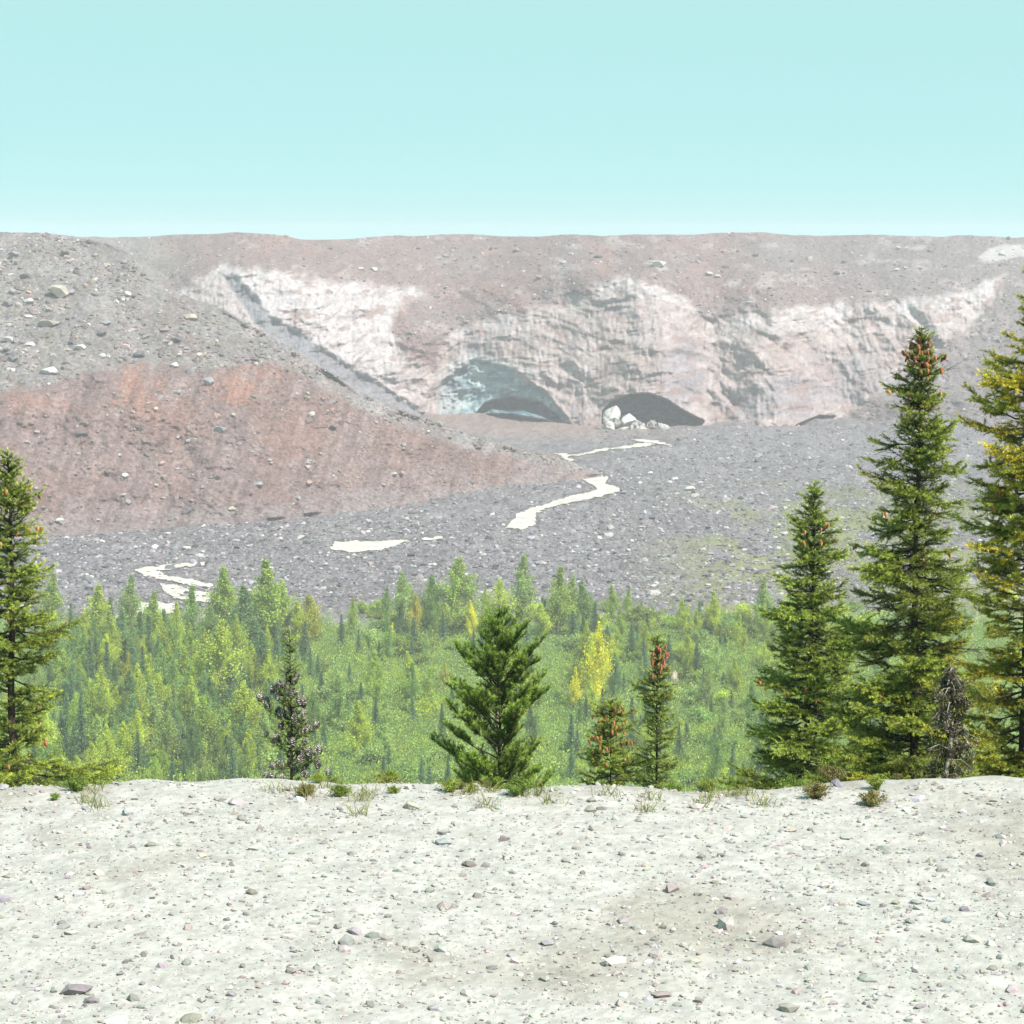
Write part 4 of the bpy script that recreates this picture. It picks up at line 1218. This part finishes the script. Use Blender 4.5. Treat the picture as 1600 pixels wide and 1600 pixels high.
OR, RD, YO = (0.38, 0.18, 0.075), (0.34, 0.13, 0.075), (0.42, 0.24, 0.085)
near_conifer('spruce_tree', 'spruce cut by the left frame edge, cones near its top, one low bough reaching right', 12, 706, 28,
             [(706, 4), (735, 20), (770, 48), (830, 62), (880, 62), (930, 95), (1000, 95), (1060, 90), (1100, 60), (1150, 95), (1160, 185), (1188, 190), (1205, 120), (1300, 160)], 1, perb=7,
             cones=(('hang', 750, 850, 34, YO), ('hang', 930, 1000, 8, YO), ('hang', 1130, 1180, 12, RD)), trunk_r=0.085, gap=0.13, low_dead=0.22, lean=0.03, young_lit=(0.50, 0.58, 0.085))
near_conifer('fir_tree', 'slim fir covered in upright grey cones with white resin', 452, 984, 30,
             [(984, 3), (1008, 14), (1025, 14), (1045, 18), (1065, 30), (1090, 38), (1120, 34), (1150, 40), (1180, 55), (1218, 62), (1300, 80)], 2, perb=6, gap=0.115,
             cones=(('up', 1056, 1232, 86, (1, 1, 1)), ('hang', 1070, 1100, 2, OR)), trunk_r=0.045, low_dead=0.1, droop=0.4, young_lit=(0.32, 0.39, 0.10), old_shaded=(0.14, 0.22, 0.06), needle=0.022, dens=420)
near_conifer('pine_tree', 'bushy dark green pine alone in the middle', 778, 958, 32,
             [(958, 6), (985, 28), (1005, 50), (1050, 72), (1090, 75), (1115, 110), (1150, 112), (1200, 105), (1300, 110)], 3, perb=6, gap=0.15, needle=0.046, dens=460, wneed=0.0065,
             young_lit=(0.28, 0.40, 0.055), old_shaded=(0.06, 0.11, 0.025), trunk_r=0.055, droop=-0.25, low_dead=0.38, twig=1.15, kind='pine', cones=(('hang', 1060, 1110, 10, OR),))
near_conifer('spruce_tree', 'short spruce with orange cones round its top, right of the pine', 955, 1095, 37,
             [(1095, 4), (1110, 24), (1130, 34), (1150, 46), (1180, 50), (1218, 62), (1300, 90)], 4, perb=5, cones=(('hang', 1100, 1165, 70, OR), ('hang', 1150, 1185, 16, OR)), trunk_r=0.045, gap=0.10, low_dead=0.1)
near_conifer('spruce_tree', 'thin spruce with a tuft of red cones at its tip', 1027, 992, 38,
             [(992, 3), (1010, 14), (1040, 14), (1055, 20), (1080, 36), (1100, 30), (1140, 34), (1180, 44), (1218, 55), (1300, 80)], 5, perb=5, cones=(('hang', 1004, 1050, 60, RD), ('hang', 1055, 1085, 5, OR)), trunk_r=0.05, gap=0.095, low_dead=0.15, young_lit=(0.45, 0.54, 0.10))
near_conifer('spruce_tree', 'slender spruce in front of the gravel, left neighbour of the tallest one', 1272, 755, 35,
             [(755, 3), (775, 14), (800, 24), (830, 40), (860, 55), (900, 66), (940, 72), (990, 92), (1030, 95), (1080, 95), (1130, 130), (1180, 130), (1218, 125), (1300, 130)], 6, perb=8,
             cones=(('hang', 806, 850, 18, OR), ('hang', 850, 890, 5, OR), ('hang', 1055, 1090, 20, RD)), trunk_r=0.085, gap=0.115, low_dead=0.26, old_shaded=(0.045, 0.085, 0.022), young_lit=(0.45, 0.55, 0.08), lean=0.06)
near_conifer('spruce_tree', 'tallest spruce, dark cored, red cones under its tip', 1440, 512, 31,
             [(512, 3), (540, 14), (570, 30), (600, 42), (650, 48), (700, 65), (760, 72), (820, 90), (880, 95), (930, 118), (1000, 125), (1060, 125), (1120, 130), (1218, 150), (1300, 160)], 7, perb=10,
             cones=(('hang', 524, 575, 62, RD), ('hang', 566, 620, 12, YO), ('hang', 780, 880, 14, OR), ('hang', 940, 1080, 14, OR)), trunk_r=0.095, gap=0.125, low_dead=0.26, dead=0.14, young_lit=(0.48, 0.56, 0.08), old_shaded=(0.035, 0.062, 0.018), warm=0.1)
near_conifer('fir_tree', 'yellowing fir cut off by the right frame edge', 1624, 395, 25,
             [(395, 10), (440, 30), (470, 38), (520, 30), (560, 62), (590, 118), (640, 110), (690, 135), (750, 112), (830, 148), (880, 105), (940, 140), (1000, 155), (1080, 160), (1150, 140), (1218, 150), (1300, 160)], 8, perb=9,
             trunk_r=0.11, gap=0.16, warm=0.6, low_dead=0.25, young_lit=(0.60, 0.60, 0.075), old_shaded=(0.07, 0.105, 0.022), cones=(('hang', 700, 1000, 26, YO),), droop=1.2)

def snag():
    """short dead top wrapped in grey lichen in front of the tallest spruce"""
    g = np.random.default_rng(18)
    Y, px, top = 24.0, 1490, 1040
    tp = at(np.array(float(px)), np.array(float(top)), np.array(Y))
    gz = float(bank_z(np.array([tp[0]]), np.array([Y]))[0]); H = tp[2] - gz
    root = empty('dead_tree', (tp[0], Y, gz))
    w = Bag()
    zz = np.linspace(-.2, H, 12)
    ax = np.stack([np.cumsum(g.normal(0, .014, 12)), np.cumsum(g.normal(0, .014, 12)), zz], -1); ax -= [ax[-1, 0], ax[-1, 1], 0]
    w.add(*tube(ax, np.linspace(.06, .010, 12) * (1 + .2 * g.random(12)), 8))
    P, B = [], []
    for k in range(110):
        z = H - (H - .3) * g.random() ** 1.3 - .04; a = g.random() * 6.283; L = min(g.uniform(.10, .30), .05 + .55 * (H - z))
        p = np.array([np.interp(z, zz, ax[:, 0]), np.interp(z, zz, ax[:, 1]), z]); d = np.array([math.cos(a), math.sin(a), g.uniform(-.25, .35)])
        q = np.stack([p, p + d * L * .5 + [0, 0, .02], p + d * L - [0, 0, .25 * L]])
        w.add(*tube(q, [.009, .006, .002], 5))
        n = 150
        s = g.random(n)[:, None]; P.append(p + (q[-1] - p) * s + g.normal(0, .014, (n, 3)) - np.array([0, 0, 1]) * g.random((n, 1)) ** 1.5 * .10)
        B.append(np.full((n, 1), g.uniform(.45, 1.25)))
    P, B = np.concatenate(P), np.concatenate(B)
    n = len(P)
    c = np.where(g.random((n, 1)) < .35, np.array([[.27, .26, .20]]), np.array([[.095, .08, .055]])) * B * g.uniform(.8, 1.2, (n, 1))
    V, Fc, C = tri_cloud(P, g.uniform(.008, .020, n), g, -1.2, c, 2.6)
    mesh_of('lichen', V, Fc, M_GRASS, C, root)
    w.build('trunk', M_LICHEN, root, True)
    tag(root, 'short dead tree top wrapped in grey lichen before the tallest spruce', 'dead tree')
snag()

# ------------------------------------------------------------------ air
def haze():
    hm = bpy.data.materials.new('air')
    hm.use_nodes = True
    t = hm.node_tree; t.nodes.clear()
    pv = t.nodes.new('ShaderNodeVolumePrincipled')
    pv.inputs['Density'].default_value = HAZE_DENSITY
    pv.inputs['Color'].default_value = HAZE_COLOR
    o_ = t.nodes.new('ShaderNodeOutputMaterial')
    t.links.new(pv.outputs[0], o_.inputs['Volume'])
    x, y0, y1, z0, z1 = 900, -80, 3000, GZ - 190, 22
    V = np.array([(sx, sy, sz) for sz in (z0, z1) for sy in (y0, y1) for sx in (-x, x)], float)
    Fc = np.array([(0, 2, 3, 1), (4, 5, 7, 6), (0, 1, 5, 4), (2, 6, 7, 3), (0, 4, 6, 2), (1, 3, 7, 5)])
    o = mesh_of('haze', V, Fc, hm)
    tag(o, 'thin pale haze filling the valley', 'haze', kind='stuff')
haze()
